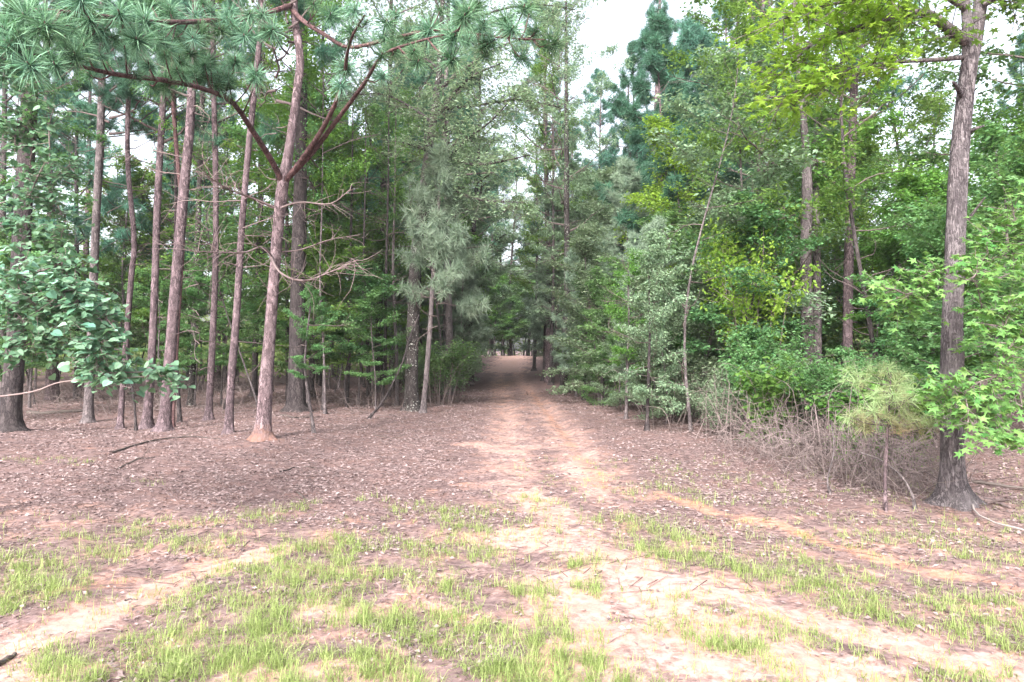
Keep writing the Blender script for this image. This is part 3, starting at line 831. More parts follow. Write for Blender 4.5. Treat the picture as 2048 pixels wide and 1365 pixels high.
hero_trunk('dark_tree', 'slim dark stem just right of the leaning pine', 'tree', [(360, 845, 9), (352, 700, 9), (348, 600, 9), (352, 400, 8), (350, 200, 8)], 'dark_bark', top=10, seed=8, crown=('pole', 1, .8))
hero_trunk('dark_tree', 'mossy grey trunk standing in shade behind the leaning pine', 'tree', [(382, 812, 18), (388, 690, 15), (392, 560, 14), (398, 400, 13), (405, 200, 12)], 'lichen_bark', top=14, seed=9, crown=('tall', 2, .6))
hero_trunk('pine_tree', 'straight dim pine midway between leaning pine and forked pine', 'pine', [(417, 841, 18), (424, 700, 16), (430, 560, 15), (432, 400, 14), (428, 200, 13), (425, 0, 12)], 'pine_bark', top=14, crown=('pine', 2, .85), group=PG, seed=10, stubs=9)
hero_trunk('pine_tree', 'slim right-leaning pine just left of the forked pine', 'pine', [(457, 866, 20), (464, 740, 19), (474, 620, 18), (484, 450, 16), (497, 300, 15), (512, 150, 14), (526, 0, 12)], 'pine_bark', top=13, crown=('pine', 3, .75), group=PG, seed=11, stubs=9, dead=True)
hero_trunk('dark_tree', 'dark upright trunk in shade left of the forked pine', 'tree', [(508, 792, 15), (512, 660, 14), (516, 520, 13), (522, 380, 13), (520, 200, 12)], 'dark_bark', top=15, seed=12, crown=('tall', 0, .65))
hero_trunk('dark_tree', 'broad dark trunk right behind the forked pine', 'tree', [(592, 822, 42), (594, 700, 38), (596, 560, 36), (600, 400, 32), (603, 250, 27), (605, 100, 24)], 'dark_bark', top=14, seed=13, crown=('tall', 3, 1.0), stubs=6)
hero_trunk('dark_tree', 'dark trunk half hidden right of the broad dark trunk', 'tree', [(622, 795, 17), (626, 680, 16), (632, 520, 15), (640, 350, 13)], 'dark_bark', top=13, seed=14, crown=('tall', 1, .8))
hero_trunk('sapling', 'pale bending sapling right of the forked pine, crooked near its foot', 'sapling', [(628, 866, 7), (618, 800, 7), (610, 740, 6), (612, 690, 5), (620, 620, 4)], 'grey_bark', seed=15, stubs=5, crown=('under', 0, .38), top=2.6)
hero_trunk('sapling', 'thin grey sapling beside the lichen-flecked oak, leaning right', 'sapling', [(846, 826, 13), (852, 760, 12), (860, 660, 11), (866, 560, 10), (876, 430, 8), (882, 330, 6)], 'grey_bark', seed=16, stubs=4, top=6.0, crown=('bough', 0, 1.0))
hero_trunk('leaning_pole', 'pale dead pole slanting across the lichen-flecked oak', 'branch', [(738, 838, 5), (768, 800, 5), (803, 730, 4), (820, 675, 4), (838, 630, 3)], 'dark_bark', seed=17)
for i, (px, py, wd, tx_, lab) in enumerate([(650, 828, 6, 640, 'thin sapling between the broad dark trunk and leafy bush'), (693, 806, 9, 700, 'slim stem under the leafy bush left of trail'), (716, 810, 6, 726, 'thin leaning stem right of the leafy bush foot'),
                                            (763, 815, 8, 772, 'slim straight stem left of the lichen-flecked oak'), (794, 812, 9, 786, 'short slim stem close left of the lichen-flecked oak'), (880, 788, 7, 890, 'slim stem right of the lichen-flecked oak')]):
    hero_trunk('sapling', lab, 'sapling', [(px, py, wd), ((px + tx_) / 2 + 3, py - 110, wd * .9), (tx_, py - 260, wd * .8), (tx_ + 4, py - 420, wd * .6)], ('grey_bark', 'dark_bark')[i % 2], seed=30 + i, stubs=5, top=9, crown=('pole', i, .8))
# right of the trail
for i, (px, py, wd, bark, lab, cat, nm, cr) in enumerate([
    (1128, 786, 20, 'lichen_bark', 'stout dark trunk at the right edge of the trail', 'tree', 'dark_tree', ('tall', 2, .9)),
    (1089, 762, 11, 'dark_bark', 'dark trunk where the trail bends away', 'tree', 'dark_tree', ('pine', 1, 1.0)),
    (1101, 770, 9, 'dark_bark', 'dark trunk just left of the stout trunk at trail edge', 'tree', 'dark_tree', ('tall', 0, .9)),
    (1068, 750, 8, 'dark_bark', 'farthest dark trunk on the right side of the trail end', 'tree', 'dark_tree', ('tall', 3, 1.1)),
    (1204, 812, 9, 'dark_bark', 'slim dark post-like stem right of the stout trunk', 'sapling', 'sapling', ('pole', 1, .8)),
    (1252, 838, 7, 'grey_bark', 'slim stem at the left end of the thicket', 'sapling', 'sapling', ('pole', 0, .8)),
    (1294, 862, 8, 'dark_bark', 'dark stem nearest the trail at the front of the thicket', 'sapling', 'sapling', ('under', 1, .6)),
    (1168, 800, 8, 'dark_bark', 'thin stem close right of the stout trunk at trail edge', 'sapling', 'sapling', ('pole', 2, 1.1))]):
    low = cat == 'sapling'
    hero_trunk(nm, lab, cat, [(px, py, wd), (px + 3, py - 110, wd * .9), (px + 6, py - 200, wd * .7), (px + 5, py - (240 if low else 430), wd * .6)], bark, seed=50 + i, stubs=4, top=3.6 if low else 15, crown=('bushy', i, .62) if low else cr)
def at_depth(px, d):
    x = (px - CX) / F * d; z = float(hgt(x, d)); return HY + (CAM_Z - z) * F / d
hero_trunk('grey_tree', 'grey trunk right of centre that forks into two stems', 'tree', [(1614, at_depth(1614, 15), 36), (1614, 640, 31), (1612, 520, 27), (1614, 370, 25), (1608, 250, 17), (1596, 130, 15), (1588, 0, 13)], 'grey_bark', top=13, crown=('tall', 0, .9), seed=60)
hero_trunk('grey_tree', 'thinner grey stem pressed against the forking grey trunk', 'tree', [(1636, at_depth(1636, 15.4), 22), (1634, 560, 19), (1632, 420, 17), (1630, 300, 16), (1648, 150, 14), (1658, 0, 12)], 'grey_bark', top=12, crown=('tall', 3, .8), seed=61)
hero_trunk('pine_tree', 'straight purplish pine between the grey forking trunk and the big oak', 'pine', [(1694, at_depth(1694, 16), 26), (1696, 600, 24), (1699, 450, 22), (1704, 300, 21), (1708, 180, 19), (1715, 0, 17)], 'pine_bark', top=15, crown=('pine', 1, .9), seed=62)
hero_trunk('pine_tree', 'thin pine rising behind the vine-draped tree', 'pine', [(1512, at_depth(1512, 22), 17), (1514, 560, 16), (1520, 380, 15), (1524, 210, 13), (1526, 60, 11)], 'pine_bark', top=14.5, crown=('pine', 0, .95), seed=63)
hero_trunk('pine_tree', 'slender pine with branching crown right of the sky gap', 'pine', [(1315, at_depth(1315, 30), 15), (1314, 560, 14), (1310, 380, 13), (1312, 240, 12), (1318, 100, 10)], 'pine_bark', top=17.5, crown=('pine', 3, 1.05), seed=64)
hero_trunk('pine_tree', 'slender pine just left of the one with branching crown', 'pine', [(1262, at_depth(1262, 33), 13), (1264, 560, 12), (1262, 420, 11), (1258, 290, 9)], 'pine_bark', top=14.5, crown=('pine', 2, .95), seed=65)

# ------------------------------------------------------------------ forked pine (near left)
tuft_rng = np.random.default_rng(77)
NEAR_T = []
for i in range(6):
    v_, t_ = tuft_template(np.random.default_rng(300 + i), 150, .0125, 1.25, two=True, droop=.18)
    vr = np.random.default_rng(i).normal(.42, .20, 150)[:, None] + np.array([[-.35, -.35, .05, .05, .35]]) + .28 * (v_.reshape(150, 5, 3)[:, 4:5, 2] > .55)  # tuft-core shade and bright tips painted into needle colour; new growth brighter too
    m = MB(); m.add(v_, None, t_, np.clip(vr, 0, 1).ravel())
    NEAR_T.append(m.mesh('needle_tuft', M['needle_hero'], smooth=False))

def put_tuft(parent, pos, direc, size, base, rng):
    from mathutils import Vector, Euler
    o = link('needle_tuft', NEAR_T[int(rng.integers(0, len(NEAR_T)))], parent)
    q = Vector([float(c) for c in direc]).to_track_quat('Z', 'Y')
    o.rotation_mode = 'QUATERNION'
    o.rotation_quaternion = q
    o.location = [float(c) for c in (np.asarray(pos) - base)]
    o.scale = (size, size, size)
    return o

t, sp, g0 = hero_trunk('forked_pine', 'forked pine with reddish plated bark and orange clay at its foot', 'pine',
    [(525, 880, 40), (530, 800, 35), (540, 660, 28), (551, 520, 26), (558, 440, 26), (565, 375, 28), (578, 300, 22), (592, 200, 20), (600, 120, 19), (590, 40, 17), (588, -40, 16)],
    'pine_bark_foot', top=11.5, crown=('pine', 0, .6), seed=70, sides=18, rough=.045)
d0 = g0[1]
def limb_obj(t, base, pts, r0, r1, mat='red_branch', sides=8, name='limb', n=26, rng=None):
    p = np.array([P(*q) for q in pts])
    sp = spline(p, n)
    m = MB(); tube(m, sp, np.linspace(r0, r1, n), sides, .05, rng or np.random.default_rng(3))
    return m.build(name, M[mat], t, base), sp
LL, lsp = limb_obj(t, g0, [(566, 368, d0), (545, 325, d0 - .3), (505, 262, d0 - .9), (462, 203, d0 - 1.6), (400, 176, d0 - 2.4), (320, 160, d0 - 3.3), (235, 150, d0 - 4.1), (150, 130, d0 - 4.7), (60, 106, d0 - 5.2), (-40, 90, d0 - 5.5)], .052, .010)
LR, rsp = limb_obj(t, g0, [(568, 366, d0), (600, 325, d0 - .2), (645, 258, d0 - .7), (684, 175, d0 - 1.3), (694, 110, d0 - 1.9), (706, 70, d0 - 2.6), (730, 30, d0 - 3.2)], .055, .009)
LQ, qsp = limb_obj(t, g0, [(570, 362, d0), (625, 305, d0 - .3), (680, 232, d0 - .9), (728, 168, d0 - 1.7), (765, 112, d0 - 2.6), (830, 85, d0 - 3.3), (930, 60, d0 - 3.8)], .05, .007)
LT, tsp = limb_obj(t, g0, [(584, 20, d0), (610, 45, d0 - .5), (650, 70, d0 - 1.0), (700, 95, d0 - 1.5), (790, 75, d0 - 2.2), (880, 60, d0 - 2.8), (1000, 75, d0 - 3.3), (1090, 80, d0 - 3.6)], .042, .007)
LU, usp = limb_obj(t, g0, [(586, 10, d0), (520, 30, d0 - .8), (440, 40, d0 - 1.8), (360, 45, d0 - 2.9), (270, 40, d0 - 3.9), (180, 30, d0 - 4.6), (80, 20, d0 - 5.0), (-30, 30, d0 - 5.2)], .045, .009)
pix_l = [(86, 31), (138, 21), (196, 58), (131, 82), (172, 79), (241, 21), (339, 21), (335, 40), (379, 107), (293, 127), (217, 131), (275, 79), (313, 83), (461, 21), (489, 72), (434, 169), (458, 165), (355, 141), (389, 148), (513, 155),
         (38, 69), (55, 83), (2, 114), (10, 58), (20, 20), (180, 40), (290, 40), (400, 70), (420, 120), (250, 100), (100, 110), (330, 110), (150, 110), (60, 130), (470, 120), (500, 30), (390, 30), (545, 60), (-30, 60), (-40, 110), (350, 75), (300, 5), (120, 55), (225, 75), (440, 60), (415, 20), (60, 10), (360, 120), (200, 110), (110, 130), (30, 140), (270, 150), (330, 160), (180, 150), (80, 60), (410, 150), (310, 60), (160, 10), (240, 50)]
pix_r = [(732, 45), (773, 45), (728, 83), (769, 72), (814, 76), (738, 131), (790, 103), (835, 124), (928, 34), (904, 76), (938, 79), (986, 83), (972, 114), (690, 138), (681, 170), (880, 20), (950, 20), (900, 110), (860, 60), (710, 20), (627, 10), (660, 30), (1010, 40), (1045, 117), (1024, 58), (1072, 62), (1093, 90), (1060, 20), (960, 60), (760, 150)]
def pine_tufts(pix, limbs, dlo, dhi, jit):
    for (px, py) in pix:
        for rep in range(2 if tuft_rng.uniform() < .75 else 1):
            qx, qy = px + (tuft_rng.normal(0, jit) if rep else 0), py + (tuft_rng.normal(0, jit * .6) if rep else 0)
            # find the nearest limb point in plan and height, then set the tuft a little in front of it
            best = None
            for ob, s_ in limbs:
                sx = CX + s_[:, 0] / s_[:, 1] * F; sy = HY - (s_[:, 2] - CAM_Z) / s_[:, 1] * F
                dd = np.hypot(sx - qx, (sy - qy) * 1.2)
                dd[:5] += 500
                k = int(np.argmin(dd))
                if best is None or dd[k] < best[0]: best = (dd[k], ob, s_, k)
            _, ob, s_, k = best
            k = max(2, k - 1)
            d = s_[k, 1] - tuft_rng.uniform(-.25, .6)
            d = min(max(d, dlo), dhi)
            q = P(qx, qy, d)
            root = s_[k]
            vec = q - root
            dirn = nrm(nrm(vec) * .7 + np.array([0, -.25, .55]))
            m = MB()
            mid = root * .5 + q * .5 + np.array([0, 0, -.06])
            tube(m, spline([root, mid, q, q + dirn * .05], 7), np.linspace(.011, .006, 7), 4)
            m.build('twig', M['red_branch'], ob, g0)
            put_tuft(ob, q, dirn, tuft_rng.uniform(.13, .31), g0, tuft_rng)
limbs_all_l = [(LL, lsp), (LU, usp)]
limbs_all_r = [(LR, rsp), (LQ, qsp), (LT, tsp)]
pine_tufts(pix_l, limbs_all_l, 6.4, 9.8, 22)
pine_tufts(pix_r, limbs_all_r, 7.6, 10.2, 20)
# dead lower boughs with curled twigs
drg = np.random.default_rng(9)
def dead_bough(pts, r0, nt, L, parent=t, base=g0):
    p = np.array([P(*q) for q in pts]); s_ = spline(p, 18)
    m = MB(); tube(m, s_, np.linspace(r0, .006, 18), 5, .08, drg, val=.6)
    b, dr = along(s_, drg.uniform(.25, 1, nt))
    for k in range(nt):
        a0 = nrm(dr[k] + drg.normal(0, .6, 3)); ln = L * drg.uniform(.4, 1.1)
        curl = drg.normal(0, .5, 3)
        q = [b[k]]
        for j in range(5):
            a0 = nrm(a0 + curl * .35 + drg.normal(0, .15, 3)); q.append(q[-1] + a0 * ln / 5)
        tube(m, np.array(q), np.linspace(.006, .002, 6), 3, val=drg.uniform(.4, 1), cap=False)
    m.build('dead_bough', M['dead'], parent, base, label='bare pinkish-grey dead bough with curled twigs')
dead_bough([(556, 418, d0), (500, 395, d0 - .4), (450, 375, d0 - .9), (405, 345, d0 - 1.4)], .025, 40, .9)
dead_bough([(556, 418, d0), (600, 405, d0 - .4), (660, 408, d0 - .8), (700, 380, d0 - 1.1)], .018, 22, .6)
dead_bough([(548, 520, d0), (525, 495, d0 - .5), (490, 505, d0 - 1.0), (440, 505, d0 - 1.4), (380, 502, d0 - 1.9)], .022, 34, .7)
dead_bough([(540, 510, d0), (560, 545, d0 - .9), (605, 562, d0 - 1.3), (660, 545, d0 - 1.7), (715, 520, d0 - 2.0)], .024, 44, .75)
dead_bough([(552, 505, d0), (600, 500, d0 + .3), (660, 480, d0 + .5), (720, 470, d0 + .7)], .016, 14, .5)

# ------------------------------------------------------------------ lichen-flecked oak left of the trail
t2, sp2, g2 = hero_trunk('crooked_oak', 'dark lichen-flecked oak with crooked boughs left of the trail', 'oak', [(823, 822, 34), (824, 720, 30), (828, 600, 29), (833, 500, 27), (846, 400, 24), (858, 300, 20), (872, 200, 16), (880, 120, 13), (884, 20, 10)], 'lichen_bark', top=11.5, seed=80, sides=14)
D2 = g2[1]
def oak_bough(t, base, pts, r0, r1):
    o, s_ = limb_obj(t, base, pts, r0, r1, 'dark_bark', 7, 'bough', 22); return s_
boughs = [oak_bough(t2, g2, q, a, b) for q, a, b in [
    ([(838, 460, D2), (858, 410, D2 - .3), (885, 355, D2 - .6), (880, 320, D2 - .9), (850, 300, D2 - 1.2), (805, 285, D2 - 1.5)], .10, .02),
    ([(885, 345, D2 - .65), (895, 318, D2 - .8), (950, 330, D2 - 1.3), (1010, 322, D2 - 1.9), (1060, 310, D2 - 2.4)], .05, .012),
    ([(896, 318, D2 - .8), (892, 260, D2 - .9), (888, 215, D2 - 1.0)], .04, .012),
    ([(896, 316, D2 - .8), (940, 275, D2 - 1.3), (985, 240, D2 - 1.8), (1030, 190, D2 - 2.2)], .04, .01),
    ([(855, 410, D2 - .3), (900, 382, D2 - .9), (960, 400, D2 - 1.5), (1040, 405, D2 - 2.2)], .045, .01),
    ([(876, 230, D2), (910, 185, D2 - .5), (950, 150, D2 - 1.0), (1000, 128, D2 - 1.6)], .06, .012),
    ([(870, 250, D2), (830, 220, D2 + .6), (770, 190, D2 + 1.2), (700, 190, D2 + 1.6)], .05, .012),
    ([(880, 140, D2), (840, 110, D2 + .5), (790, 90, D2 + .9)], .04, .01),
    ([(878, 180, D2), (940, 130, D2 - .3), (1010, 90, D2 - .6), (1090, 70, D2 - .8), (1130, 90, D2 - .9)], .05, .01),
    ([(882, 100, D2), (930, 50, D2 + .2), (1000, 20, D2 + .4), (1080, 10, D2 + .6), (1150, 20, D2 + .7)], .045, .01),
    ([(884, 40, D2), (860, -20, D2 + .2), (810, -40, D2 + .5), (760, -10, D2 + .9)], .04, .01),
    ([(876, 220, D2), (960, 210, D2 - .4), (1040, 200, D2 - .8), (1120, 215, D2 - 1.1)], .045, .01),
    ([(886, -20, D2), (950, -60, D2 + .2), (1050, -50, D2 + .5), (1120, -20, D2 + .7)], .04, .01)]]
def leaf_sprays(rng, paths, per, L2, m, spread, size, shape, flat=.5, tmin=.25):
    """twigs and leaves along given boughs, returned as two builders"""
    bm, lm = MB(), MB(); LP, LV, LO = [], [], []
    for s_ in paths:
        ts = rng.uniform(tmin, 1, per); b, dr = along(s_, ts)
        side = nrm(np.cross(dr, [0, 0, 1.0]))
        d2 = nrm(dr * .5 + side * rng.uniform(-1, 1, (per, 1)) + rng.normal(0, .4, (per, 3)) * np.array([1, 1, .8]))
        ln = L2 * rng.uniform(.35, 1.1, per); e = b + d2 * ln[:, None]
        twigs(bm, b, e, .006, .003, .5)
        u = rng.uniform(.2, 1.1, (per, m))
        pos = b[:, None] + d2[:, None] * (ln[:, None] * u)[..., None] + rng.normal(0, spread, (per, m, 3)) * np.array([1, 1, .4 + .5 * flat])
        LP.append(pos.reshape(-1, 3)); LO.append(np.repeat(d2, m, 0)); LV.append((rng.normal(.5, .18, per)[:, None] + rng.normal(0, .16, (per, m))).ravel())
    pos = np.vstack(LP); n = len(pos); ax, no = rand_leaf_frames(rng, n, np.vstack(LO), tilt=.5)
    leaves(lm, pos, ax, no, size * rng.uniform(.65, 1.2, n), shape, np.clip(np.concatenate(LV), 0, 1))
    return bm, lm
bm, lm = leaf_sprays(np.random.default_rng(81), boughs, 50, 1.05, 20, .13, .13, LONG, .6, .2)
bm.build('branches', M['branch'], t2, g2, kind='stuff'); lm.build('crown', M['hard_grey'], t2, g2, smooth=False, kind='stuff')

# ------------------------------------------------------------------ big oak at right
t3, sp3, g3 = hero_trunk('big_oak', 'big straight oak with ridged grey bark at the right', 'oak',
    [(1908, 1008, 78), (1905, 960, 62), (1904, 860, 56), (1902, 740, 52), (1906, 600, 50), (1912, 450, 49), (1920, 300, 46), (1932, 180, 42), (1940, 110, 40), (1934, 40, 27), (1928, -50, 23)], 'oak_bark', top=10.5, seed=90, sides=26, rough=.02)
D3 = g3[1]
ob1, osp0 = limb_obj(t3, g3, [(1940, 130, D3), (1952, 70, D3 + .05), (1962, 0, D3 + .1), (1975, -90, D3 + .2), (1990, -250, D3 + .4)], .072, .05, 'oak_bark', 14)
ob2, osp1 = limb_obj(t3, g3, [(1934, 85, D3), (1900, 60, D3 - .1), (1860, 30, D3 - .2), (1820, 25, D3 - .3), (1770, 38, D3 - .35), (1700, 62, D3 - .4), (1630, 85, D3 - .4), (1560, 150, D3 - .3)], .055, .010, 'grey_bark', 8)
ob3, osp2 = limb_obj(t3, g3, [(1930, 115, D3), (1870, 120, D3 - .2), (1800, 124, D3 - .4), (1720, 135, D3 - .5), (1640, 160, D3 - .5), (1560, 200, D3 - .5)], .028, .006, 'grey_bark', 6)
ob4, osp3 = limb_obj(t3, g3, [(1935, 20, D3), (1860, -20, D3 - .3), (1760, -10, D3 - .6), (1660, 10, D3 - .8), (1560, 40, D3 - .8)], .035, .006, 'grey_bark', 6)
ob5, osp4 = limb_obj(t3, g3, [(1922, 190, D3 - .05), (1912, 172, D3 - .2), (1906, 164, D3 - .3)], .028, .012, 'oak_bark', 6, 'broken_stub', 6)
ob6, osp5 = limb_obj(t3, g3, [(1936, 268, D3), (1950, 258, D3 - .1), (1968, 252, D3 - .1)], .026, .010, 'oak_bark', 6, 'broken_stub', 6)
ob7, osp6 = limb_obj(t3, g3, [(1968, 10, D3), (2000, -5, D3 - .1), (2050, -10, D3 - .2), (2110, 20, D3 - .3)], .03, .01, 'grey_bark', 6)
ob8, osp7 = limb_obj(t3, g3, [(1936, 440, D3), (1955, 415, D3 - .1), (1970, 395, D3 - .2)], .018, .006, 'grey_bark', 5)
bm, lm = leaf_sprays(np.random.default_rng(91), [osp1[8:], osp2[8:], osp3[8:]], 60, .55, 13, .06, .085, STAR_S, .5, .1)
bm.build('branches', M['branch'], t3, g3, kind='stuff'); lm.build('crown', M['yellow'], t3, g3, smooth=False, kind='stuff', label='bright yellow-green star-shaped leaves')
bm, lm = leaf_sprays(np.random.default_rng(92), [osp0[10:], osp6, osp1[:14]], 30, .6, 12, .08, .09, STAR_S, .5, .1)
bm.build('branches', M['branch'], t3, g3, kind='stuff'); lm.build('crown', M['hard'], t3, g3, smooth=False, kind='stuff')

# ------------------------------------------------------------------ leafy boughs reaching in from both sides
def reach(t, base, anchors, targets, rng, leaf_meshes, mat_twig, per, L2, lsize, n_parts, leaf_mat_name, shape, up=.0):
    """a branching bough that visits the targets; every leaf is placed on a twig"""
    nodes = [np.asarray(a, float) for a in anchors]
    nodes_src = list(nodes)
    rem = [np.asarray(q, float) for q in targets]
    bm = MB(); sites = []
    while rem:
        best = None
        for i, q in enumerate(rem):
            ds = [np.linalg.norm(q - a) for a in nodes]; j = int(np.argmin(ds))
            if best is None or ds[j] < best[0]: best = (ds[j], i, j)
        dd, i, j = best
        q = rem.pop(i); a = nodes[j]
        mid = (a + q) / 2 + np.array([0, 0, .06 * dd]) + rng.normal(0, .05 * dd, 3)
        s_ = spline([a, mid, q], 8)
        tube(bm, s_, np.linspace(min(.014, .005 + .006 * dd), .0035, 8), 4, val=rng.uniform(.3, .8))
        nodes += [mid, q]
        b, dr = along(s_, rng.uniform(.15, 1, per))
        d2 = nrm(dr * .5 + rng.normal(0, .75, (per, 3)) * np.array([1, 1, .6]))
        ln = L2 * rng.uniform(.4, 1.1, per); e = b + d2 * ln[:, None]
        twigs(bm, b, e, .003, .0015, .6)
        for k in range(per):
            for u in np.linspace(.35, 1.0, 4):
                sites.append((b[k] + d2[k] * ln[k] * u, d2[k]))
    bm.build('branches', M[mat_twig], t, base, kind='stuff')
    pos = np.array([s[0] for s in sites]); out = np.array([s[1] for s in sites]); n = len(pos)
    ax, no = rand_leaf_frames(rng, n, out, tilt=.4, droop=.35)
    no[:, 1] -= .35; no = nrm(no)
    size = lsize * rng.uniform(.6, 1.2, n)
    inside = (np.abs(pos[:, 0] / pos[:, 1]) < .755) & (np.abs((pos[:, 2] - CAM_Z) / pos[:, 1]) < .52)
    order = np.argsort(-(size / pos[:, 1]) * inside)
    from mathutils import Matrix
    first = set(order[:n_parts].tolist())
    S = nrm(np.cross(ax, no)); N = np.cross(S, ax)
    for k in first:
        o = link('leaf', leaf_meshes[int(rng.integers(0, len(leaf_meshes)))], t)
        mt = Matrix(((S[k, 0], ax[k, 0], N[k, 0], 0), (S[k, 1], ax[k, 1], N[k, 1], 0), (S[k, 2], ax[k, 2], N[k, 2], 0), (0, 0, 0, 1)))
        mt = mt @ Matrix.Scale(float(size[k]), 4)
        mt.translation = [float(c) for c in pos[k] - base]
        o.matrix_basis = mt
    rest = np.array([k for k in range(n) if k not in first], int)
    if len(rest):
        lm = MB()
        leaves(lm, pos[rest], ax[rest], no[rest], size[rest], shape, np.clip(rng.normal(.5, .22, len(rest)), 0, 1))
        lm.build('leaves', M[leaf_mat_name], t, base, smooth=False, kind='stuff')
def leaf_mesh_set(shape, mat, name):
    out = []
    for k, v in enumerate((.15, .35, .5, .65, .85)):
        m = MB(); p, tr = shape
        m.add(p, None, tr, v); out.append(m.mesh(name, M[mat], smooth=False))
    return out
HL = leaf_mesh_set(HEART, 'heart', 'heart_leaf'); SL = leaf_mesh_set(STAR, 'gum', 'star_leaf')

rngl = np.random.default_rng(41)
xb, yb = -5.15, 6.2
gb = np.array([xb, yb, float(hgt(xb, yb))])
tl = thing('heart_leaved_tree', 'heart-leaved tree reaching its leafy bough in from the left edge', 'tree', gb)
m = MB(); stl = spline([gb + [0, 0, -.2], gb + [.05, .05, 1.2], gb + [.15, -.05, 2.6], gb + [.22, .1, 4.2], gb + [.3, .1, 5.6]], 22)
tube(m, stl, np.linspace(.07, .02, 22), 8, .04, rngl); m.build('trunk', M['grey_bark'], tl, gb)
tg = []
for (px, py) in [(30, 540), (70, 545), (115, 535), (100, 575), (150, 570), (60, 600), (130, 610), (180, 600), (215, 630), (165, 650), (95, 650), (40, 650), (20, 600), (210, 670), (130, 690), (70, 690), (20, 700), (190, 705), (230, 640), (170, 735), (205, 745), (250, 748), (300, 750), (345, 745), (150, 560), (90, 620), (40, 575), (10, 560)]:
    tg.append(P(px + rngl.normal(0, 8), py + rngl.normal(0, 8), rngl.uniform(5.3, 6.3)))
tg2 = [P(px, py, rngl.uniform(6.3, 7.4)) for (px, py) in [(30, 300), (70, 260), (100, 310), (60, 390), (30, 450), (90, 370), (130, 430), (40, 180), (110, 210), (140, 330), (20, 110), (10, 380), (80, 450), (120, 480), (60, 330), (90, 160), (10, 240), (40, 490)]]
reach(tl, gb, [stl[8], stl[10], stl[12], stl[15], stl[18]], tg + tg2, rngl, HL, 'vine', 21, .26, .064, 300, 'heart', HEART)
# one long bare twig along the bottom of the bough
m = MB(); tube(m, spline([P(-60, 800, 5.9), P(60, 785, 5.8), P(120, 765, 5.7), P(200, 758, 5.6), P(330, 752, 5.6)], 16), np.linspace(.008, .003, 16), 5, val=.9); m.build('bare_twig', M['dead'], tl, gb)

rngr = np.random.default_rng(43)
xb, yb = 5.25, 6.3
gr = np.array([xb, yb, float(hgt(xb, yb))])
tr_ = thing('sweetgum_tree', 'star-leaved sweetgum tree reaching in from the right edge', 'tree', gr)
m = MB(); stl = spline([gr + [0, 0, -.2], gr + [-.05, .05, 1.0], gr + [-.12, -.05, 2.2], gr + [-.1, .1, 3.4], gr + [0, .1, 5.0]], 22)
tube(m, stl, np.linspace(.06, .018, 22), 8, .04, rngr); m.build('trunk', M['grey_bark'], tr_, gr)
tg = [P(px + rngr.normal(0, 6), py + rngr.normal(0, 6), rngr.uniform(5.6, 6.6)) for (px, py) in [
    (1860, 785), (1890, 775), (1925, 785), (1960, 790), (2000, 800), (2035, 810), (1900, 820), (1940, 830), (1980, 845), (2020, 860), (1930, 870), (1970, 875), (2040, 875), (1990, 760), (2030, 750), (2010, 700), (2040, 660), (1990, 650), (1960, 620), (2020, 600), (2045, 560), (1985, 570), (1950, 560),
    (1900, 555), (1860, 545), (1830, 575), (1790, 590), (1760, 585), (1840, 610), (2000, 520), (2040, 500), (1960, 520), (1980, 470), (2030, 450), (1950, 700), (2035, 400), (2000, 430)]]
reach(tr_, gr, [stl[6], stl[8], stl[10], stl[12], stl[15]], tg, rngr, SL, 'vine', 16, .27, .078, 300, 'gum', STAR)

# ------------------------------------------------------------------ little pine in front of the big oak
rngp = np.random.default_rng(47)
gp = G(1772, 1022); DP = gp[1]
tp = thing('little_pine', 'little pine with bare lower stem and yellow-green needles beside the big oak', 'pine', gp)
m = MB(); psp = spline([P(1772, 1030, DP), P(1770, 960, DP), P(1774, 880, DP), P(1778, 820, DP), P(1782, 745, DP)], 18)
tube(m, psp, np.linspace(.020, .006, 18), 7, .06, rngp); m.build('trunk', M['pine_bark'], tp, gp)
m = MB(); lm = MB(); br = MB()
cent = [(1700, 745), (1735, 738), (1775, 735), (1810, 745), (1720, 765), (1760, 765), (1800, 765), (1825, 775), (1745, 790), (1785, 790), (1820, 795), (1715, 825), (1700, 840), (1750, 825), (1780, 830), (1820, 825), (1845, 835), (1860, 850), (1720, 850), (1870, 830), (1690, 760), (1840, 785), (1770, 800), (1690, 830), (1800, 845)]
pos, dr_, vv = [], [], []
for (px, py) in cent:
    q = P(px, py, DP + rngp.uniform(-.28, .28))
    zz = min(max(q[2] - .12, .75), psp[-1, 2]); root = np.array([np.interp(zz, psp[:, 2], psp[:, k]) for k in range(3)])
    tube(br, spline([root, (root + q) / 2 - [0, 0, .03], q], 6), np.linspace(.006, .003, 6), 4)
    for k in range(3):
        f = (.62, .82, 1.0)[k]
        pos.append(root * (1 - f) + q * f + rngp.normal(0, .02, 3)); dr_.append(nrm(q - root) + np.array([0, 0, .5]) + rngp.normal(0, .25, 3))
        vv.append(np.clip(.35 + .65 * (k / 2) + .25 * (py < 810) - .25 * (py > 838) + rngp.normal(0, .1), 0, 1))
TN = [tuft_template(np.random.default_rng(330 + i), 42, .016, 1.1) for i in range(4)]
tufts(lm, pos, dr_, .145 * rngp.uniform(.7, 1.25, len(pos)), TN, rngp, vv)
br.build('branches', M['branch'], tp, gp, kind='stuff'); lm.build('crown', M['needle_yellow'], tp, gp, smooth=False, kind='stuff')

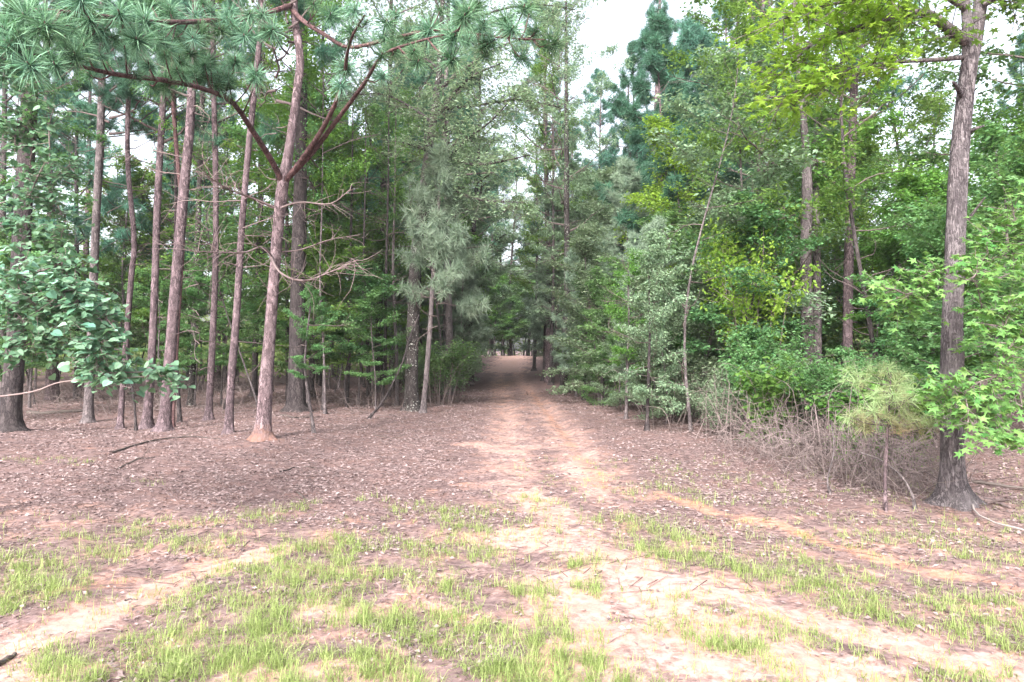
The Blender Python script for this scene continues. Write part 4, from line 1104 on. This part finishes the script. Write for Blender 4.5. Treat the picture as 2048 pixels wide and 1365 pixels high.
# ------------------------------------------------------------------ thicket of bare stems at right
rngv = np.random.default_rng(53)
m = MB()
for k in range(430):
    f = rngv.uniform(0, 1)
    px = 1290 + 620 * f ** .9; py0 = np.interp(px, [1290, 1500, 1700, 1900], [850, 900, 965, 985])
    g = G(px, py0 - rngv.uniform(-12, 75) * (1 if px < 1850 else .5))
    H = rngv.uniform(.2, 1.3); a = rngv.uniform(0, 6.28); ln = rngv.uniform(.1, 1.3)
    p1 = g + np.array([math.cos(a) * ln * .35, math.sin(a) * ln * .35, H * .75]) + rngv.normal(0, .13, 3)
    p2 = g + np.array([math.cos(a) * ln, math.sin(a) * ln, H * rngv.uniform(.5, 1.1)]) + rngv.normal(0, .1, 3)
    p15 = (p1 + p2) / 2 + rngv.normal(0, .10, 3)
    tube(m, spline([g - [0, 0, .03], p1, p15, p2], 9), np.linspace(rngv.uniform(.003, .008), .0018, 9), 3, val=rngv.uniform(0, 1), cap=False)
for k in range(1500):
    px = 1430 + 460 * rngv.uniform(0, 1) ** .8; py = np.interp(px, [1430, 1600, 1890], [890, 945, 985]) + rngv.uniform(-45, 15)
    g = G(px, min(py, 1000) + rngv.uniform(-10, 15))
    a = rngv.uniform(0, 6.28); L = rngv.uniform(.25, .8)
    q = [g + [0, 0, rngv.uniform(0, .55)]]; dd = np.array([math.cos(a), math.sin(a), rngv.uniform(-.2, .6)])
    for j in range(6):
        dd = nrm(dd + rngv.normal(0, .45, 3)); q.append(q[-1] + dd * L / 6)
    q = np.array(q); q[:, 2] = np.maximum(q[:, 2], hgt(q[:, 0], q[:, 1]) + .005)
    tube(m, q, np.linspace(.0034, .0014, 7), 3, val=rngv.uniform(.1, 1.6), cap=False)
m.build('vine_thicket', M['vine'], kind='stuff', label='tangle of bare grey-brown vines and stems beside the big oak', category='thicket')
m = MB()
for k in range(900):
    px = rngv.uniform(-120, 520) if k < 700 else rngv.uniform(520, 820); d = rngv.uniform(16.5, 27)
    x_ = (px - CX) / F * d; g = np.array([x_, d, float(hgt(x_, d))])
    a = rngv.uniform(0, 6.28); L = rngv.uniform(.3, 1.5)
    q = [g]; dd = np.array([math.cos(a) * .6, math.sin(a) * .6, rngv.uniform(.2, 1.2)])
    for j in range(6):
        dd = nrm(dd + rngv.normal(0, .35, 3)); q.append(q[-1] + dd * L / 6)
    q = np.array(q); q[1:, 2] = np.maximum(q[1:, 2], hgt(q[1:, 0], q[1:, 1]) + .01)
    tube(m, q, np.linspace(.007, .003, 7), 3, val=rngv.uniform(0, .8), cap=False)
m.build('dead_brush', M['vine'], kind='stuff', label='brown bare brush on the floor of the left wood', category='brush')
for lab, pts, wd in [('pale bare crooked stem in front of the thicket', [(1660, 990, 5), (1655, 960, 4), (1668, 900, 4), (1662, 840, 3)], 5),
                     ('forked bare stem between the little pine and the big oak', [(1830, 1018, 7), (1822, 985, 6), (1800, 950, 5), (1760, 920, 4), (1720, 905, 3)], 6)]:
    hero_trunk('bare_stem', lab, 'stem', pts, 'grey_bark', sides=6, seed=len(lab))

# ------------------------------------------------------------------ fallen sticks and branches
def stick(lab, pix, r0, r1, mat, lift=.012, twig=0, name='fallen_stick', cat='stick', seed=0):
    rg = np.random.default_rng(seed + 1)
    pts = []
    for (px, py) in pix:
        g = G(px, py); pts.append(g)
    pts = np.array(pts); s_ = spline(pts, 14)
    s_[:, 2] = hgt(s_[:, 0], s_[:, 1]) + np.linspace(r0, r1, 14) * .8 + lift * np.sin(np.linspace(0, 3.1, 14)) + rg.normal(0, .003, 14)
    b0 = s_[0].copy()
    m = MB(); tube(m, s_, np.linspace(r0, r1, 14), 6, .08, rg, val=rg.uniform(.3, .8))
    for k in range(twig):
        b, dr = along(s_, rg.uniform(.3, .95, 1))
        q = limb_path(rg, b[0], math.atan2(dr[0, 1], dr[0, 0]) + rg.choice([-1, 1]) * rg.uniform(.4, .9), .15, rg.uniform(.2, .5), 5, .2)
        tube(m, q, np.linspace(r0 * .5, r1 * .5, 5), 4)
    m.build(name, M[mat], None, b0, label=lab, category=cat, group='fallen sticks').location = [float(c) for c in b0]
stick('pale bare branch curving from the big oak foot to the right edge', [(1935, 985), (1950, 1030), (2000, 1062), (2060, 1075), (2110, 1090)], .010, .005, 'pale_stick', .05, 1, 'fallen_branch', 'branch')
stick('dark fallen branch on the leaves behind the big oak', [(1945, 966), (1990, 975), (2060, 985), (2100, 990)], .022, .012, 'dark_stick', .03, 2, 'fallen_branch', 'branch', 2)
stick('long grey stick lying along the right verge', [(1330, 955), (1400, 972), (1480, 985), (1560, 990)], .007, .004, 'dead', 0, 1, seed=3)
stick('short charred stick at the bottom left corner', [(-15, 1338), (5, 1328), (30, 1312)], .018, .012, 'dark_stick', 0, 0, seed=4)
stick('long thin branch fallen left of the forked pine', [(225, 908), (280, 890), (330, 880), (400, 876), (440, 878)], .018, .006, 'dark_stick', .01, 2, 'fallen_branch', 'branch', 5)
stick('fallen log lying in shade at the far left', [(55, 828), (110, 828), (165, 826)], .05, .035, 'dark_stick', .0, 1, 'fallen_log', 'log', 6)
stick('curved dark stick on the leaf litter at left', [(235, 940), (270, 922), (310, 915)], .012, .005, 'dark_stick', .01, 1, seed=7)
stick('bent dark twig at the edge of the grass', [(592, 985), (612, 1002), (640, 1010)], .010, .004, 'dark_stick', .01, 1, seed=8)
stick('thin stick on the litter left of the crooked oak', [(720, 835), (770, 832), (815, 835)], .012, .006, 'dead', .01, 2, seed=9)
stick('dead branch lying right of the forked pine', [(560, 832), (600, 838), (640, 835)], .02, .008, 'dark_stick', .02, 3, 'fallen_branch', 'branch', 10)
stick('grey stick on the litter in the middle left', [(560, 945), (600, 935), (640, 938)], .009, .004, 'dark_stick', 0, 1, seed=11)
stick('short stick on pale sand at left', [(250, 1203), (262, 1200), (275, 1201)], .006, .003, 'dark_stick', 0, 0, seed=12)
stick('weathered root knob lying beside the big oak foot', [(1958, 1003), (1985, 1008), (2020, 1018)], .035, .012, 'dead', 0, 1, 'root', 'root', 13)
stick('thin stick on the litter left of the trail', [(745, 870), (790, 878), (830, 890)], .008, .003, 'dark_stick', 0, 1, seed=14)

# ------------------------------------------------------------------ the wood behind
zone(1, 'right of the forked pine', 'under', 4, 590, 760, 16, 19, .5, .75)
zone(2, 'deep in the left wood', 'under', 11, -150, 500, 17, 30, .8, 1.2)
zone(3, 'in the left wood', 'pine', 6, -150, 500, 20, 36, .9, 1.1)
zone(4, 'at the back of the left wood', 'tall', 3, -200, 520, 20, 42, .8, 1.1)
zone(31, 'in the left wood', 'mid', 4, -200, 500, 17, 34, .8, 1.15, .8, [0, 2, 0, 3])
zone(5, 'scattered through the left wood', 'pole', 9, -120, 520, 16, 30, .8, 1.2)
zone(6, 'left of the crooked oak', 'tall', 5, 520, 860, 21, 42, .8, 1.1)
zone(32, 'left of the crooked oak', 'mid', 7, 520, 900, 19, 40, .8, 1.15, .8, [0, 2, 1])
zone(7, 'left of the crooked oak', 'under', 8, 540, 930, 20, 36, .8, 1.2)
zone(8, 'left of the trail', 'young', 8, 740, 1000, 19, 44, .8, 1.1)
zone(9, 'left of the trail', 'pine', 5, 560, 970, 24, 46, .9, 1.15)
zone(33, 'hanging over the trail from the left', 'mid', 4, 860, 1010, 26, 56, .9, 1.25, .8, [1, 1, 0])
zone(10, 'scattered left of the trail', 'pole', 7, 540, 940, 18, 30, .8, 1.2)
zone(11, 'right of the trail', 'young', 12, 1050, 1480, 17, 44, .8, 1.15)
zone(12, 'right of the trail', 'pine', 6, 1220, 1480, 28, 46, .95, 1.15)
zone(13, 'right of the trail', 'under', 8, 1130, 1480, 15, 30, .7, 1.1)
zone(37, 'leaning over the right trail edge', 'young', 6, 1110, 1330, 15, 26, .6, .85, .6)
zone(38, 'leaning over the left trail edge', 'young', 4, 860, 990, 20, 34, .6, .8, .6)
zone(34, 'hanging over the trail from the right', 'mid', 5, 1045, 1250, 26, 56, .9, 1.25, .8, [1, 1, 2])
zone(35, 'right of the trail', 'mid', 6, 1250, 1560, 16, 30, .75, 1.0, .8, [1, 2, 3])
zone(14, 'right of the trail', 'tall', 4, 1330, 1560, 22, 38, .7, .95)
zone(15, 'behind the thicket at right', 'under', 11, 1400, 1900, 10.5, 19, .6, 1.0)
zone(36, 'behind the thicket at right', 'mid', 8, 1480, 2150, 12, 26, .7, 1.05, .8, [0, 2, 3, 0])
zone(16, 'behind the big oak', 'tall', 6, 1560, 2250, 14, 34, .8, 1.1)
zone(17, 'behind the big oak', 'under', 9, 1780, 2250, 9.5, 20, .7, 1.1)
zone(18, 'scattered behind the thicket', 'pole', 8, 1250, 1950, 13, 26, .8, 1.2)
zone(19, 'behind the big oak', 'pine', 3, 1750, 2150, 18, 34, .95, 1.15)
zone(20, 'along the thicket', 'shrub', 13, 1270, 1680, 9.5, 15, .65, 1.25, .5, [0, 1, 3, 4])
zone(21, 'beside the little pine', 'shrub', 4, 1640, 1790, 9, 12, .9, 1.1, .6, [3, 0])
zone(22, 'on the left trail edge', 'shrub', 7, 830, 960, 18, 30, .9, 1.3, .7, [1, 0])
zone(23, 'on the right trail edge', 'shrub', 11, 1080, 1300, 13, 30, 1.0, 1.5, .7, [1, 0])
zone(24, 'at the far end of the trail', 'tall', 11, 900, 1160, 64, 78, 1.05, 1.4, .8, [2, 2, 3])
zone(53, 'just behind the slim left pines', 'under', 6, 20, 500, 15.5, 20, .6, .9, .7, [0, 1])
zone(54, 'over the far end of the trail', 'pine', 4, 960, 1080, 64, 70, 1.0, 1.2)
zone(51, 'below the sky gap', 'pine', 4, 1125, 1215, 36, 46, .8, .95)
zone(52, 'below the sky gap', 'mid', 4, 1100, 1210, 30, 46, 1.0, 1.3, .8, [1])
zone(25, 'at the far end of the trail', 'under', 13, 940, 1100, 63, 70, 1.0, 1.5, .5)
zone(39, 'at the far end of the trail', 'mid', 8, 960, 1090, 64, 72, 1.0, 1.4, .8, [1])
zone(26, 'flanking the far trail', 'young', 10, 940, 1120, 36, 60, .8, 1.2)
zone(40, 'along the right trail edge', 'bushy', 8, 1110, 1470, 14, 26, .6, 1.0, .8)
zone(49, 'far back in the left wood', 'under', 9, -150, 480, 26, 40, .9, 1.3)
zone(50, 'left of the sky gap', 'pine', 3, 900, 1100, 30, 42, 1.0, 1.2)
zone(48, 'low beside the right verge', 'bushy', 5, 1170, 1340, 12.5, 18, .42, .65, .6)
zone(41, 'along the left trail edge', 'bushy', 6, 800, 970, 20, 36, .6, 1.0, .8)
zone(42, 'in the left wood', 'midpine', 2, -100, 480, 15, 24, .9, 1.1)
zone(43, 'left of the sky gap', 'midpine', 5, 740, 1090, 24, 36, 1.1, 1.4)
zone(44, 'right of the sky gap', 'midpine', 7, 1245, 1560, 20, 34, 1.1, 1.45)
zone(45, 'left of the sky gap', 'tall', 5, 720, 1040, 24, 40, .95, 1.2, .8, [2, 2, 3])
zone(46, 'behind the thicket', 'bushy', 6, 1380, 1900, 13, 20, .7, 1.0)
zone(47, 'right of the sky gap', 'tall', 4, 1290, 1560, 24, 36, .9, 1.1, .8, [0, 3])
# vine-draped tree right of centre
put_tree('shrub', 2, (P(1500, 0, 14)[0], 14, float(hgt(P(1500, 0, 14)[0], 14))), .3, (1.3, 1.3, 2.3), 'vine_mound', 'yellow-green vine mound draping a tree behind the thicket', 'vine', None)

# the far wood: one mass
rngf = np.random.default_rng(59)
n = 120000
ang = rngf.uniform(-.88, .88, n); dist = rngf.uniform(36, 85, n)
fx = np.tan(ang) * dist; fy = dist
keep = (np.abs(fx - trail_x(fy)) > 2.6) | (fy > 66)
keep &= (fy > 44) | (np.abs(fx) > 9)
fx, fy = fx[keep], fy[keep]; n = len(fx)
top = 4.2 + 2.2 * wav(fx, fy, 9.0, 2) + 1.6 * wav(fx, fy, 3.5, 5) + 7.0 * sstep(56, 70, fy) * (1 - sstep(7, 16, np.abs(fx)))
fz = hgt(fx, fy) + rngf.uniform(.01, 1, n) ** 1.2 * np.clip(top, 1.2, 13)
m = MB(); ax, no = rand_leaf_frames(rngf, n, None, tilt=.7)
leaves(m, np.stack([fx, fy, fz], -1), ax, no, rngf.uniform(.22, .42, n), OVAL, np.clip(.5 + .3 * wav(fx + fz, fy, 2.5, 4) + rngf.normal(0, .15, n), 0, 1))
m.build('far_wood', M['far'], smooth=False, kind='stuff', label='far-off wood closing the view behind the trees', category='wood')
hz = NT('shade_lift_haze')  # haze volume added to lift the shade deep among the trees
pv = hz.n('ShaderNodeVolumePrincipled', Density=.0006)
pv.inputs['Color'].default_value = (.92, .95, .97, 1)
pv.inputs['Anisotropy'].default_value = .2
ho = hz.n('ShaderNodeOutputMaterial'); hz.t.links.new(pv.outputs[0], ho.inputs['Volume'])
m = MB()
bx0, bx1, by0, by1, bz0, bz1 = -140, 140, -30, 135, -4, 24
m.add([(bx0, by0, bz0), (bx1, by0, bz0), (bx1, by1, bz0), (bx0, by1, bz0), (bx0, by0, bz1), (bx1, by0, bz1), (bx1, by1, bz1), (bx0, by1, bz1)],
      [[0, 3, 2, 1], [4, 5, 6, 7], [0, 1, 5, 4], [1, 2, 6, 5], [2, 3, 7, 6], [3, 0, 4, 7]])
if HAZE: m.build('haze', hz.m, smooth=False, kind='stuff', label='thin pale haze added to lift the shade between the trees', category='haze')
print('placed', len(placed), 'objects', len(bpy.data.objects), 'tris', sum(len(me.loops) - 2 * len(me.polygons) for me in bpy.data.meshes) )
